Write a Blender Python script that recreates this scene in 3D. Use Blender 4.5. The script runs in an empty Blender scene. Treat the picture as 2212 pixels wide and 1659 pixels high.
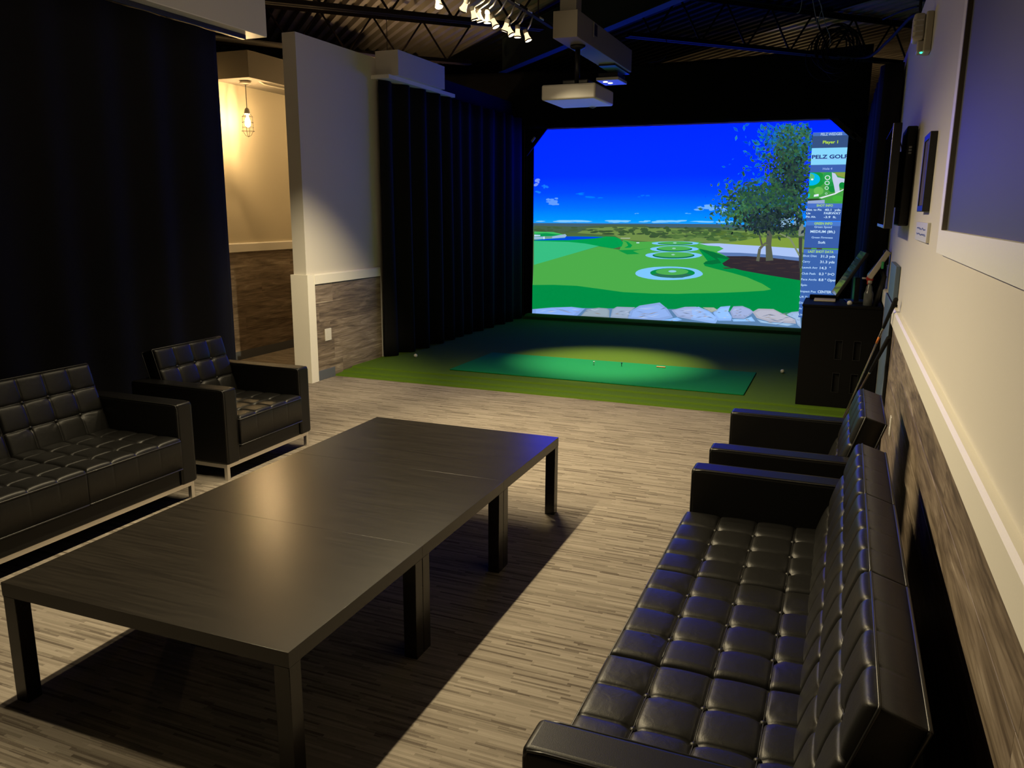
import bpy, bmesh, math, random
from mathutils import Vector, Matrix

random.seed(7)
scene = bpy.context.scene
col = scene.collection
PI = math.pi

# ------------------------------------------------------------------ camera
F_PX, PITCH, YAW, ROLL = 1732.38, math.radians(-12.0711), math.radians(-22.1527), math.radians(-0.3478)
EYE = Vector((0.0, 0.0, 1.70))
_cp, _sp, _cy, _sy = math.cos(PITCH), math.sin(PITCH), math.cos(YAW), math.sin(YAW)
FWD = Vector((_sy * _cp, _cy * _cp, _sp))
_rt = Vector((_cy, -_sy, 0.0))
_dn = FWD.cross(_rt)
RIGHT = math.cos(ROLL) * _rt + math.sin(ROLL) * _dn
DOWN = -math.sin(ROLL) * _rt + math.cos(ROLL) * _dn
cam_data = bpy.data.cameras.new('camera')
cam_data.sensor_fit = 'HORIZONTAL'
cam_data.sensor_width = 36.0
cam_data.lens = F_PX / 2212.0 * 36.0
cam_data.clip_start = 0.05
cam = bpy.data.objects.new('camera', cam_data)
col.objects.link(cam)
m3 = Matrix((RIGHT, -DOWN, -FWD)).transposed()
cam.matrix_world = Matrix.Translation(EYE) @ m3.to_4x4()
scene.camera = cam

# ------------------------------------------------------------------ world, exposure
world = bpy.data.worlds.new('night_interior')
scene.world = world
world.use_nodes = True
world.node_tree.nodes['Background'].inputs[0].default_value = (0.02, 0.018, 0.016, 1)
world.node_tree.nodes['Background'].inputs[1].default_value = 0.05
vs = scene.view_settings
vs.view_transform = 'Standard'
vs.look = 'None'
vs.exposure = 0.0
vs.gamma = 1.0
vs.use_curve_mapping = False
try:
    scene.cycles.use_denoising = True
    scene.cycles.sample_clamp_indirect = 4.0
    scene.cycles.max_bounces = 6
    scene.cycles.diffuse_bounces = 3
    scene.cycles.use_adaptive_sampling = True
    scene.cycles.adaptive_threshold = 0.03
    scene.cycles.caustics_reflective = False
    scene.cycles.caustics_refractive = False
except Exception:
    pass

TRACK_W = 120.0          # watts of each track lamp
WARM = (1.0, 0.82, 0.50)
PENDANT_W = 250.0
MAT_SPOT_W = 880.0
SKY_BLUE = 5.2          # how far the clipped blue of the projected sky lies above white

# ------------------------------------------------------------------ materials
def lin(r, g, b):
    def f(c):
        c /= 255.0
        return c / 12.92 if c <= 0.04045 else ((c + 0.055) / 1.055) ** 2.4
    return (f(r), f(g), f(b))

def new_mat(name):
    m = bpy.data.materials.new(name)
    m.use_nodes = True
    nt = m.node_tree
    return m, nt, nt.nodes['Principled BSDF']

def plain(name, c, rough=0.5, metal=0.0, spec=0.5, bump=0.0, bscale=200.0, coat=0.0, wrinkle=0.0):
    m, nt, b = new_mat(name)
    b.inputs['Base Color'].default_value = (*c, 1)
    b.inputs['Roughness'].default_value = rough
    b.inputs['Metallic'].default_value = metal
    b.inputs['Specular IOR Level'].default_value = spec
    if coat:
        b.inputs['Coat Weight'].default_value = coat
    tc = nt.nodes.new('ShaderNodeTexCoord')
    n = nt.nodes.new('ShaderNodeTexNoise')
    n.inputs['Scale'].default_value = bscale
    n.inputs['Detail'].default_value = 3
    nt.links.new(tc.outputs['Object'], n.inputs['Vector'])
    # a little grain in the colour so that no surface is perfectly flat
    mix = nt.nodes.new('ShaderNodeMix'); mix.data_type = 'RGBA'; mix.blend_type = 'MULTIPLY'
    mix.inputs[0].default_value = 0.25
    mix.inputs[6].default_value = (*c, 1)
    nt.links.new(n.outputs['Fac'], mix.inputs[7])
    add = nt.nodes.new('ShaderNodeMix'); add.data_type = 'RGBA'; add.blend_type = 'MIX'
    add.inputs[0].default_value = 0.7
    nt.links.new(mix.outputs[2], add.inputs[6]); add.inputs[7].default_value = (*c, 1)
    nt.links.new(add.outputs[2], b.inputs['Base Color'])
    if bump:
        bp = nt.nodes.new('ShaderNodeBump')
        bp.inputs['Strength'].default_value = bump
        bp.inputs['Distance'].default_value = 0.002
        nt.links.new(n.outputs['Fac'], bp.inputs['Height'])
        nt.links.new(bp.outputs['Normal'], b.inputs['Normal'])
        if wrinkle:      # soft creases of stretched leather
            n2 = nt.nodes.new('ShaderNodeTexNoise')
            n2.inputs['Scale'].default_value = 26.0; n2.inputs['Detail'].default_value = 4; n2.inputs['Distortion'].default_value = 0.8
            nt.links.new(tc.outputs['Object'], n2.inputs['Vector'])
            b2 = nt.nodes.new('ShaderNodeBump')
            b2.inputs['Strength'].default_value = wrinkle; b2.inputs['Distance'].default_value = 0.006
            nt.links.new(n2.outputs['Fac'], b2.inputs['Height'])
            nt.links.new(bp.outputs['Normal'], b2.inputs['Normal'])
            nt.links.new(b2.outputs['Normal'], b.inputs['Normal'])
    return m

def emit(name, c, strength):
    m, nt, b = new_mat(name)
    b.inputs['Base Color'].default_value = (0, 0, 0, 1)
    b.inputs['Roughness'].default_value = 0.6
    b.inputs['Emission Color'].default_value = (*c, 1)
    b.inputs['Emission Strength'].default_value = strength
    try:
        m.cycles.emission_sampling = 'NONE'      # the lamp objects inside do the lighting
    except Exception:
        pass
    return m

def ramp(nt, stops):
    r = nt.nodes.new('ShaderNodeValToRGB')
    e = r.color_ramp.elements
    while len(e) > 1:
        e.remove(e[-1])
    e[0].position, e[0].color = stops[0][0], (*stops[0][1], 1)
    for p, c in stops[1:]:
        k = e.new(p); k.color = (*c, 1)
    return r

def math_node(nt, op, a=None, b=None):
    n = nt.nodes.new('ShaderNodeMath'); n.operation = op
    for i, v in enumerate((a, b)):
        if v is None:
            continue
        if isinstance(v, (int, float)):
            n.inputs[i].default_value = v
        else:
            nt.links.new(v, n.inputs[i])
    return n.outputs[0]

def carpet_material():
    m, nt, b = new_mat('striped_carpet')
    tc = nt.nodes.new('ShaderNodeTexCoord')
    sp = nt.nodes.new('ShaderNodeSeparateXYZ')
    nt.links.new(tc.outputs['Object'], sp.inputs[0])
    x, y = sp.outputs[0], sp.outputs[1]
    def dashes(row_h, dash, seed):
        row = math_node(nt, 'FLOOR', math_node(nt, 'DIVIDE', y, row_h))
        w1 = nt.nodes.new('ShaderNodeTexWhiteNoise'); w1.noise_dimensions = '1D'
        nt.links.new(math_node(nt, 'ADD', row, seed), w1.inputs['W'])
        sh = math_node(nt, 'MULTIPLY', w1.outputs['Value'], 17.0)
        cell = math_node(nt, 'FLOOR', math_node(nt, 'ADD', math_node(nt, 'DIVIDE', x, dash), sh))
        cb = nt.nodes.new('ShaderNodeCombineXYZ')
        nt.links.new(cell, cb.inputs[0]); nt.links.new(row, cb.inputs[1]); cb.inputs[2].default_value = seed
        w2 = nt.nodes.new('ShaderNodeTexWhiteNoise'); w2.noise_dimensions = '3D'
        nt.links.new(cb.outputs[0], w2.inputs['Vector'])
        return w2.outputs['Value']
    d1 = dashes(0.0115, 0.23, 3.0)
    d2 = dashes(0.0057, 0.15, 9.0)
    # planks of carpet, each with its own mean tone
    mp = nt.nodes.new('ShaderNodeMapping')
    mp.inputs['Scale'].default_value = (1.0, 4.0, 1.0)
    nt.links.new(tc.outputs['Object'], mp.inputs[0])
    nz = nt.nodes.new('ShaderNodeTexNoise'); nz.inputs['Scale'].default_value = 1.4; nz.inputs['Detail'].default_value = 2
    nt.links.new(mp.outputs[0], nz.inputs['Vector'])
    fz = nt.nodes.new('ShaderNodeTexNoise'); fz.inputs['Scale'].default_value = 420; fz.inputs['Detail'].default_value = 2
    nt.links.new(tc.outputs['Object'], fz.inputs['Vector'])
    v = math_node(nt, 'ADD', math_node(nt, 'MULTIPLY', d1, 0.62), math_node(nt, 'MULTIPLY', d2, 0.22))
    v = math_node(nt, 'ADD', v, math_node(nt, 'MULTIPLY', fz.outputs['Fac'], 0.25))
    v = math_node(nt, 'ADD', v, math_node(nt, 'MULTIPLY', nz.outputs['Fac'], 0.16))
    v = math_node(nt, 'SUBTRACT', v, 0.12)
    rp = ramp(nt, [(0.0, (0.074, 0.061, 0.049)), (0.20, (0.115, 0.096, 0.078)), (0.34, (0.195, 0.168, 0.138)),
                   (0.62, (0.240, 0.209, 0.173)), (0.9, (0.295, 0.260, 0.218))])
    nt.links.new(v, rp.inputs[0])
    nt.links.new(rp.outputs[0], b.inputs['Base Color'])
    b.inputs['Roughness'].default_value = 0.95
    b.inputs['Specular IOR Level'].default_value = 0.1
    bp = nt.nodes.new('ShaderNodeBump'); bp.inputs['Strength'].default_value = 0.6; bp.inputs['Distance'].default_value = 0.004
    nt.links.new(v, bp.inputs['Height']); nt.links.new(bp.outputs['Normal'], b.inputs['Normal'])
    return m

def wood_material(name, axis, stops):
    """weathered laminate boards with the grain along the given world axis; every board shifts the pattern"""
    m, nt, b = new_mat(name)
    tc = nt.nodes.new('ShaderNodeTexCoord')
    oi = nt.nodes.new('ShaderNodeObjectInfo')
    off = nt.nodes.new('ShaderNodeCombineXYZ')
    for i, k in enumerate((13.0, 31.0, 7.0)):
        nt.links.new(math_node(nt, 'MULTIPLY', oi.outputs['Random'], k), off.inputs[i])
    ad = nt.nodes.new('ShaderNodeVectorMath'); ad.operation = 'ADD'
    nt.links.new(tc.outputs['Object'], ad.inputs[0]); nt.links.new(off.outputs[0], ad.inputs[1])
    sc = [9.0, 9.0, 9.0]; sc[axis] = 1.1
    mp = nt.nodes.new('ShaderNodeMapping'); mp.inputs['Scale'].default_value = sc
    nt.links.new(ad.outputs[0], mp.inputs[0])
    n1 = nt.nodes.new('ShaderNodeTexNoise'); n1.inputs['Scale'].default_value = 1.6; n1.inputs['Detail'].default_value = 8
    n1.inputs['Roughness'].default_value = 0.65; n1.inputs['Distortion'].default_value = 1.3
    nt.links.new(mp.outputs[0], n1.inputs['Vector'])
    sc2 = [60.0, 60.0, 60.0]; sc2[axis] = 2.5
    mp2 = nt.nodes.new('ShaderNodeMapping'); mp2.inputs['Scale'].default_value = sc2
    nt.links.new(ad.outputs[0], mp2.inputs[0])
    n2 = nt.nodes.new('ShaderNodeTexNoise'); n2.inputs['Scale'].default_value = 1.5; n2.inputs['Detail'].default_value = 4
    nt.links.new(mp2.outputs[0], n2.inputs['Vector'])
    v = math_node(nt, 'ADD', math_node(nt, 'MULTIPLY', n1.outputs['Fac'], 0.72), math_node(nt, 'MULTIPLY', n2.outputs['Fac'], 0.34))
    v = math_node(nt, 'ADD', v, math_node(nt, 'MULTIPLY', math_node(nt, 'SUBTRACT', oi.outputs['Random'], 0.5), 0.10))
    rp = ramp(nt, stops)
    nt.links.new(v, rp.inputs[0]); nt.links.new(rp.outputs[0], b.inputs['Base Color'])
    b.inputs['Roughness'].default_value = 0.55
    bp = nt.nodes.new('ShaderNodeBump'); bp.inputs['Strength'].default_value = 0.35; bp.inputs['Distance'].default_value = 0.003
    nt.links.new(v, bp.inputs['Height']); nt.links.new(bp.outputs['Normal'], b.inputs['Normal'])
    return m

def turf_material(name, c0, c1, scale):
    m, nt, b = new_mat(name)
    tc = nt.nodes.new('ShaderNodeTexCoord')
    n = nt.nodes.new('ShaderNodeTexNoise'); n.inputs['Scale'].default_value = scale; n.inputs['Detail'].default_value = 5
    n.inputs['Roughness'].default_value = 0.75
    nt.links.new(tc.outputs['Object'], n.inputs['Vector'])
    rp = ramp(nt, [(0.3, c0), (0.7, c1)])
    nt.links.new(n.outputs['Fac'], rp.inputs[0]); nt.links.new(rp.outputs[0], b.inputs['Base Color'])
    b.inputs['Roughness'].default_value = 0.9
    b.inputs['Specular IOR Level'].default_value = 0.15
    bp = nt.nodes.new('ShaderNodeBump'); bp.inputs['Strength'].default_value = 0.8; bp.inputs['Distance'].default_value = 0.006
    nt.links.new(n.outputs['Fac'], bp.inputs['Height']); nt.links.new(bp.outputs['Normal'], b.inputs['Normal'])
    return m

def table_material():
    m, nt, b = new_mat('black_brown_laminate')
    tc = nt.nodes.new('ShaderNodeTexCoord')
    mp = nt.nodes.new('ShaderNodeMapping'); mp.inputs['Scale'].default_value = (3.0, 60.0, 60.0)
    nt.links.new(tc.outputs['Object'], mp.inputs[0])
    n = nt.nodes.new('ShaderNodeTexNoise'); n.inputs['Scale'].default_value = 1.5; n.inputs['Detail'].default_value = 5
    nt.links.new(mp.outputs[0], n.inputs['Vector'])
    rp = ramp(nt, [(0.3, (0.009, 0.0075, 0.006)), (0.7, (0.020, 0.017, 0.0135))])
    nt.links.new(n.outputs['Fac'], rp.inputs[0]); nt.links.new(rp.outputs[0], b.inputs['Base Color'])
    b.inputs['Roughness'].default_value = 0.27
    b.inputs['Specular IOR Level'].default_value = 0.5
    bp = nt.nodes.new('ShaderNodeBump'); bp.inputs['Strength'].default_value = 0.04; bp.inputs['Distance'].default_value = 0.001
    nt.links.new(n.outputs['Fac'], bp.inputs['Height']); nt.links.new(bp.outputs['Normal'], b.inputs['Normal'])
    return m

def picture_material(name='projected_light'):
    m, nt, b = new_mat(name)
    at = nt.nodes.new('ShaderNodeAttribute'); at.attribute_name = 'picture'
    b.inputs['Base Color'].default_value = (0.02, 0.02, 0.02, 1)
    b.inputs['Roughness'].default_value = 0.8
    b.inputs['Specular IOR Level'].default_value = 0.1
    nt.links.new(at.outputs['Color'], b.inputs['Emission Color'])
    b.inputs['Emission Strength'].default_value = 1.0
    return m

def glass_material(name, c, rough=0.05):
    m, nt, b = new_mat(name)
    b.inputs['Base Color'].default_value = (*c, 1)
    b.inputs['Roughness'].default_value = rough
    b.inputs['Transmission Weight'].default_value = 1.0
    b.inputs['IOR'].default_value = 1.3
    return m

WOODSTOPS = [(0.30, (0.040, 0.028, 0.018)), (0.43, (0.105, 0.077, 0.052)), (0.53, (0.185, 0.142, 0.100)), (0.63, (0.27, 0.215, 0.16)), (0.76, (0.46, 0.40, 0.32))]
M = dict(
    paint=plain('warm_grey_paint', (0.62, 0.59, 0.54), 0.7, bump=0.05, bscale=300),
    hallpaint=plain('cream_paint', (0.60, 0.54, 0.40), 0.7, bump=0.05, bscale=300),
    trim=plain('white_trim_paint', (0.78, 0.75, 0.68), 0.45),
    base_grey=plain('grey_vinyl_base', (0.10, 0.11, 0.13), 0.5),
    carpet=carpet_material(),
    woodY=wood_material('weathered_board', 1, WOODSTOPS),
    turf=turf_material('putting_turf', (0.056, 0.110, 0.0060), (0.092, 0.172, 0.0100), 260),
    mat=turf_material('hitting_mat_turf', (0.002, 0.105, 0.036), (0.010, 0.27, 0.085), 160),
    leather=plain('black_leather', (0.0060, 0.0058, 0.0055), 0.42, spec=0.37, bump=0.12, bscale=420, wrinkle=0.16),
    leather_dark=plain('black_leather_smooth', (0.0045, 0.0043, 0.0041), 0.40, spec=0.28, bump=0.12, bscale=420),
    piping=plain('black_piping', (0.015, 0.0145, 0.014), 0.35),
    chrome=plain('brushed_chrome', (0.88, 0.85, 0.80), 0.38, metal=1.0),
    table=table_material(),
    drape=plain('black_velour', (0.0075, 0.0075, 0.009), 0.85, spec=0.15, bump=0.3, bscale=500),
    black=plain('black_satin', (0.008, 0.008, 0.009), 0.45),
    blackmatt=plain('black_matt', (0.007, 0.007, 0.007), 0.8, spec=0.2),
    glossblack=plain('gloss_black', (0.006, 0.006, 0.007), 0.12),
    dimscreen=plain('matt_dark_screen', (0.004, 0.004, 0.006), 0.6, spec=0.0),
    cabinet=plain('cabinet_black', (0.0035, 0.0033, 0.0032), 0.6, spec=0.12),
    mirrorface=plain('glossy_touch_glass', (0.03, 0.035, 0.05), 0.04, spec=1.0),
    steel=plain('primed_steel', (0.022, 0.016, 0.013), 0.8, spec=0.1),
    deck=plain('galvanised_deck', (0.30, 0.27, 0.22), 0.55, bump=0.1, bscale=20),
    blackdeck=plain('near_black_deck', (0.010, 0.010, 0.010), 0.8, spec=0.15),
    beam=plain('screen_tinted_steel', (0.020, 0.030, 0.028), 0.7, spec=0.15),  # bluish screen light on the girder is mixed into this colour
    whiteplastic=plain('white_plastic', (0.62, 0.60, 0.56), 0.4),
    beige=plain('beige_plastic', (0.50, 0.46, 0.38), 0.45),
    tanbox=plain('cream_drywall_box', (0.24, 0.215, 0.18), 0.7),
    panel=plain('slate_board', (0.065, 0.066, 0.075), 0.55),
    jamb=plain('shaded_jamb', (0.16, 0.13, 0.10), 0.6),  # shadow inside the frame is put into this dark colour
    far=plain('far_wall_paint', (0.22, 0.19, 0.15), 0.8),
    ball=plain('golf_ball_white', (0.75, 0.75, 0.72), 0.3),
    orange=plain('orange_plastic', (0.80, 0.25, 0.05), 0.4),
    red=plain('red_plastic', (0.45, 0.02, 0.015), 0.4),
    greenreflect=plain('green_reflection', (0.05, 0.45, 0.16), 0.4),
    paper=plain('cream_paper', (0.75, 0.68, 0.50), 0.8),
    bluelit_panel=plain('screen_tinted_panel', (0.10, 0.14, 0.20), 0.5),
    glass=glass_material('clear_glass', (0.9, 0.9, 0.9)),
    bottle=plain('smoky_clear_plastic', (0.11, 0.12, 0.125), 0.15),
    art=plain('dim_print', (0.10, 0.085, 0.065), 0.7, spec=0.1),
    bulb=emit('glowing_bulb', (1.0, 0.62, 0.26), 30.0),
    lampglow=emit('lit_lamp_glass', (1.0, 0.66, 0.32), 2.0),
    lamphot=emit('lit_lamp_face', (1.0, 0.80, 0.52), 7.0),
    led=emit('green_led', (0.03, 1.0, 0.35), 4.0),
    ledwhite=emit('white_led', (0.9, 0.92, 1.0), 6.0),
    picture=picture_material(),
    cloth=plain('white_screen_cloth', (0.5, 0.5, 0.5), 0.9),
    ink=plain('blue_ink', (0.10, 0.14, 0.40), 0.7),
    whitemark=plain('white_print', (0.8, 0.8, 0.85), 0.6),
    wire=plain('pale_blue_wire', (0.22, 0.30, 0.45), 0.5),
    wood_shaft=plain('graphite_shaft', (0.06, 0.045, 0.03), 0.3),
    steel_shaft=plain('bright_shaft', (0.5, 0.48, 0.44), 0.25, metal=1.0),
)

# ------------------------------------------------------------------ geometry helpers
class MB:
    """collects simple solids into one mesh"""
    def __init__(self):
        self.v, self.f, self.smooth = [], [], []
    def add(self, verts, faces, smooth=False):
        o = len(self.v)
        self.v += [tuple(p) for p in verts]
        self.f += [tuple(i + o for i in f) for f in faces]
        self.smooth += [smooth] * len(faces)
        return self
    def box(self, x0, x1, y0, y1, z0, z1):
        vs_ = [(x0, y0, z0), (x1, y0, z0), (x1, y1, z0), (x0, y1, z0), (x0, y0, z1), (x1, y0, z1), (x1, y1, z1), (x0, y1, z1)]
        return self.add(vs_, [(0, 3, 2, 1), (4, 5, 6, 7), (0, 1, 5, 4), (1, 2, 6, 5), (2, 3, 7, 6), (3, 0, 4, 7)])
    def rbox(self, x0, x1, y0, y1, z0, z1, r=0.01, seg=3, mat=None):
        bm = bmesh.new()
        bmesh.ops.create_cube(bm, size=1.0)
        for v in bm.verts:
            v.co = Vector(((x0 + x1) / 2 + v.co.x * (x1 - x0), (y0 + y1) / 2 + v.co.y * (y1 - y0), (z0 + z1) / 2 + v.co.z * (z1 - z0)))
        bmesh.ops.bevel(bm, geom=bm.edges[:], offset=r, segments=seg, profile=0.5, affect='EDGES', clamp_overlap=True)
        bm.verts.index_update()
        vv = [mat @ v.co if mat else v.co.copy() for v in bm.verts]
        bm.normal_update()
        ff = [[v.index for v in f.verts] for f in bm.faces]
        flat = [max(abs(c) for c in f.normal) > 0.9999 for f in bm.faces]     # only the rounded edges are smooth
        bm.free()
        self.add(vv, ff, True)
        self.smooth[-len(ff):] = [not q for q in flat]
        return self
    def tube(self, pts, r, n=8, cap=True, closed=False):
        pts = [Vector(p) for p in pts]
        rs = r if isinstance(r, (list, tuple)) else [r] * len(pts)
        rings, prev = [], None
        N = len(pts)
        for i, p in enumerate(pts):
            if closed:
                t = pts[(i + 1) % N] - pts[i - 1]
            else:
                t = pts[min(i + 1, N - 1)] - pts[max(i - 1, 0)]
            t.normalize()
            if prev is None:
                a = Vector((0, 0, 1)) if abs(t.z) < 0.9 else Vector((1, 0, 0))
                u = t.cross(a).normalized()
            else:
                u = (prev - t * prev.dot(t)).normalized()
            prev = u
            w = t.cross(u)
            rings.append([p + (u * math.cos(k * 2 * PI / n) + w * math.sin(k * 2 * PI / n)) * rs[i] for k in range(n)])
        vv = [q for ring in rings for q in ring]
        ff = []
        for i in range(N - 1 + (1 if closed else 0)):
            a, b_ = i * n, ((i + 1) % N) * n
            for k in range(n):
                ff.append((a + k, a + (k + 1) % n, b_ + (k + 1) % n, b_ + k))
        self.add(vv, ff, True)
        if cap and not closed:
            o = len(self.v) - len(vv)
            self.f.append(tuple(o + k for k in reversed(range(n)))); self.smooth.append(False)
            self.f.append(tuple(o + (N - 1) * n + k for k in range(n))); self.smooth.append(False)
        return self
    def lathe(self, prof, c=(0, 0, 0), n=20, axis=None):
        """profile of (radius, height) turned about z (or about axis through c)"""
        c = Vector(c)
        q = Vector((0, 0, 1)).rotation_difference(Vector(axis)).to_matrix() if axis else Matrix.Identity(3)
        vv, ff = [], []
        for (r, h) in prof:
            for k in range(n):
                vv.append(c + q @ Vector((r * math.cos(2 * PI * k / n), r * math.sin(2 * PI * k / n), h)))
        for i in range(len(prof) - 1):
            for k in range(n):
                ff.append((i * n + k, i * n + (k + 1) % n, (i + 1) * n + (k + 1) % n, (i + 1) * n + k))
        return self.add(vv, ff, True)
    def bar(self, a, b_, w, h):
        """square bar from a to b"""
        a, b_ = Vector(a), Vector(b_)
        t = (b_ - a).normalized()
        s = t.cross(Vector((0, 0, 1)))
        if s.length < 1e-3:
            s = Vector((1, 0, 0))
        s.normalize(); u = s.cross(t)
        vv = [p + s * i * w / 2 + u * j * h / 2 for p in (a, b_) for (i, j) in ((-1, -1), (1, -1), (1, 1), (-1, 1))]
        return self.add(vv, [(0, 1, 2, 3), (7, 6, 5, 4), (0, 4, 5, 1), (1, 5, 6, 2), (2, 6, 7, 3), (3, 7, 4, 0)])
    def prism(self, poly, axis, a, b_):
        """polygon in the two other axes, extruded along axis from a to b"""
        n = len(poly)
        def P(p, t):
            q = [0, 0, 0]; o = [i for i in range(3) if i != axis]
            q[o[0]], q[o[1]], q[axis] = p[0], p[1], t
            return tuple(q)
        vv = [P(p, a) for p in poly] + [P(p, b_) for p in poly]
        ff = [tuple(range(n)), tuple(range(2 * n - 1, n - 1, -1))] + [(i, i + n, (i + 1) % n + n, (i + 1) % n) for i in range(n)]
        return self.add(vv, ff)
    def build(self, name, mat, parent=None, fix=True):
        me = bpy.data.meshes.new(name)
        me.from_pydata(self.v, [], self.f)
        for p, s in zip(me.polygons, self.smooth):
            p.use_smooth = s
        if fix:
            bm = bmesh.new(); bm.from_mesh(me)
            bmesh.ops.recalc_face_normals(bm, faces=bm.faces[:])
            bm.to_mesh(me); bm.free()
        me.materials.append(mat)
        return link(name, me, parent)

def link(name, me, parent=None):
    o = bpy.data.objects.new(name, me)
    col.objects.link(o)
    if parent:
        o.parent = parent
    return o

def tag(o, label=None, cat=None, group=None, kind=None):
    if label: o['label'] = label
    if cat: o['category'] = cat
    if group: o['group'] = group
    if kind: o['kind'] = kind
    return o

def thing(name, label, cat, loc=(0, 0, 0), rotz=0.0, group=None):
    o = bpy.data.objects.new(name, None)
    o.empty_display_size = 0.1
    col.objects.link(o)
    o.location = loc
    o.rotation_euler = (0, 0, rotz)
    return tag(o, label, cat, group)

def struct(name, mb, mat, label=None):
    o = mb.build(name, mat)
    o['kind'] = 'structure'
    if label: o['label'] = label
    return o

# ------------------------------------------------------------------ the room
XR = 0.367           # right wall
XL = -4.883          # left partition wall
XH = -6.42           # hall wall
YS = 12.20           # projection screen

fl = struct('floor', MB().box(-9.0, 4.6, -2.0, 16.5, -0.1, 0.0), M['carpet'], 'striped brown and grey carpet')

wr = struct('wall_right', MB().box(XR, XR + 0.14, -1.2, 13.0, 0.0, 3.10), M['paint'], 'warm grey painted right wall')
wl = struct('wall_left', MB().box(XL - 0.15, XL, 6.60, 9.12, 0.0, 3.33), M['paint'], 'grey partition wall beside the curtains')
struct('wall_left', MB().box(XL - 0.15, XL, 9.12, 12.45, 0.0, 3.35), M['blackmatt'], 'black side wall of the screen bay behind the curtain')
wh = struct('wall_hall', MB().box(XH - 0.14, XH, 1.0, 14.0, 0.0, 3.36), M['hallpaint'], 'cream hall wall behind the partition')
wb = struct('wall_back', MB().box(-9.0, 0.25, 12.75, 12.85, 0.0, 3.05), M['blackmatt'], 'black back wall behind the screen')
wf = struct('wall_far', MB().box(0.42, 4.5, 16.2, 16.3, 0.0, 5.2), M['far'], 'brown building wall seen above the right wall')

plank_cache = {}
def planks(wall, face_x, out, y0, y1, z0, z1, rows, length, seed, thick=0.015):
    rnd = random.Random(seed)
    h = (z1 - z0) / rows
    for r in range(rows):
        y = y0 - rnd.uniform(0, length)
        while y < y1:
            a, b_ = max(y, y0), min(y + length, y1)
            y += length
            if b_ - a < 0.04:
                continue
            L = round(b_ - a - 0.0012, 4)
            key = (L, round(h, 3), out)
            if key not in plank_cache:
                mb = MB()
                t = thick * out
                c = 0.0008
                # board with a small chamfer along its front edges
                hh = h - 0.0012
                prof = [(0, 0), (t - c * out, 0), (t, c), (t, hh - c), (t - c * out, hh), (0, hh)]
                mb.prism(prof, 1, 0.0, L)
                o = mb.build('plank', M['woodY'], wall)
                plank_cache[key] = o.data
            else:
                o = link('plank', plank_cache[key], wall)
            o.location = (face_x, a + 0.0006, z0 + r * h + 0.0006)

planks(wr, XR, -1, -0.2, 7.45, 0.10, 0.986, 5, 1.22, 3)
planks(wl, XL, 1, 6.69, 7.95, 0.0, 0.986, 5, 1.22, 5)
planks(wh, XH, 1, 6.2, 9.6, 0.10, 1.24, 6, 1.22, 8)

# chair rails, corner boards, baseboards
def rail(name, x, out, y0, y1, z0, z1, label):
    t = out
    prof = [(x, z0), (x + 0.032 * t, z0), (x + 0.032 * t, z1 - 0.012), (x + 0.022 * t, z1), (x, z1)]
    struct(name, MB().prism(prof, 1, y0, y1), M['trim'], label)
rail('trim_1', XR, -1, -1.0, 7.50, 0.986, 1.09, 'white chair rail along the right wall')
rail('trim_2', XL, 1, 6.69, 7.93, 0.986, 1.085, 'white chair rail on the partition wall')
rail('trim_3', XH, 1, 6.2, 9.6, 1.24, 1.34, 'white chair rail in the hall')
struct('trim_4', MB().box(XL - 0.17, XL + 0.03, 6.572, 6.60, 0.0, 1.085).box(XL, XL + 0.03, 6.60, 6.69, 0.0, 1.085), M['trim'],
       'white corner board at the partition wall end')
struct('baseboard_left', MB().rbox(XL + 0.015, XL + 0.024, 6.69, 6.99, 0.0, 0.10, 0.003), M['base_grey'], 'short grey vinyl baseboard on the partition')
struct('baseboard_hall', MB().box(XH, XH + 0.02, 6.2, 9.6, 0.0, 0.10), M['base_grey'], 'grey vinyl baseboard in the hall')
struct('baseboard_right', MB().box(XR - 0.016, XR, -1.0, 7.45, 0.0, 0.10), M['base_grey'], 'grey vinyl baseboard along the right wall')

# framed slate panel set into the right wall
fr = thing('wall_panel', 'large dark board in a wide white frame on the right wall', 'wall board', (XR, 0, 0))
FY0, FY1, FZ0, FZ1 = 0.6, 3.65, 1.553, 3.02
mb = MB().box(-0.024, 0.0, FY0, FY1, FZ0, FZ0 + 0.09)
mb.build('bottom_frame', M['trim'], fr)
MB().box(-0.024, 0.0, FY0, FY1, FZ1 - 0.09, FZ1).build('top_frame', M['trim'], fr)
MB().box(-0.024, 0.0, FY1 - 0.09, FY1, FZ0 + 0.09, FZ1 - 0.09).build('side_frame', M['trim'], fr)
MB().box(-0.024, 0.0, FY0, FY0 + 0.09, FZ0 + 0.09, FZ1 - 0.09).build('side_frame', M['trim'], fr)
MB().box(-0.023, 0.0, FY1 - 0.105, FY1 - 0.09, FZ0 + 0.09, FZ1 - 0.09).build('jamb', M['jamb'], fr)
MB().box(-0.006, 0.0, FY0 + 0.09, FY1 - 0.105, FZ0 + 0.09, FZ1 - 0.09).build('board', M['panel'], fr)

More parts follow.
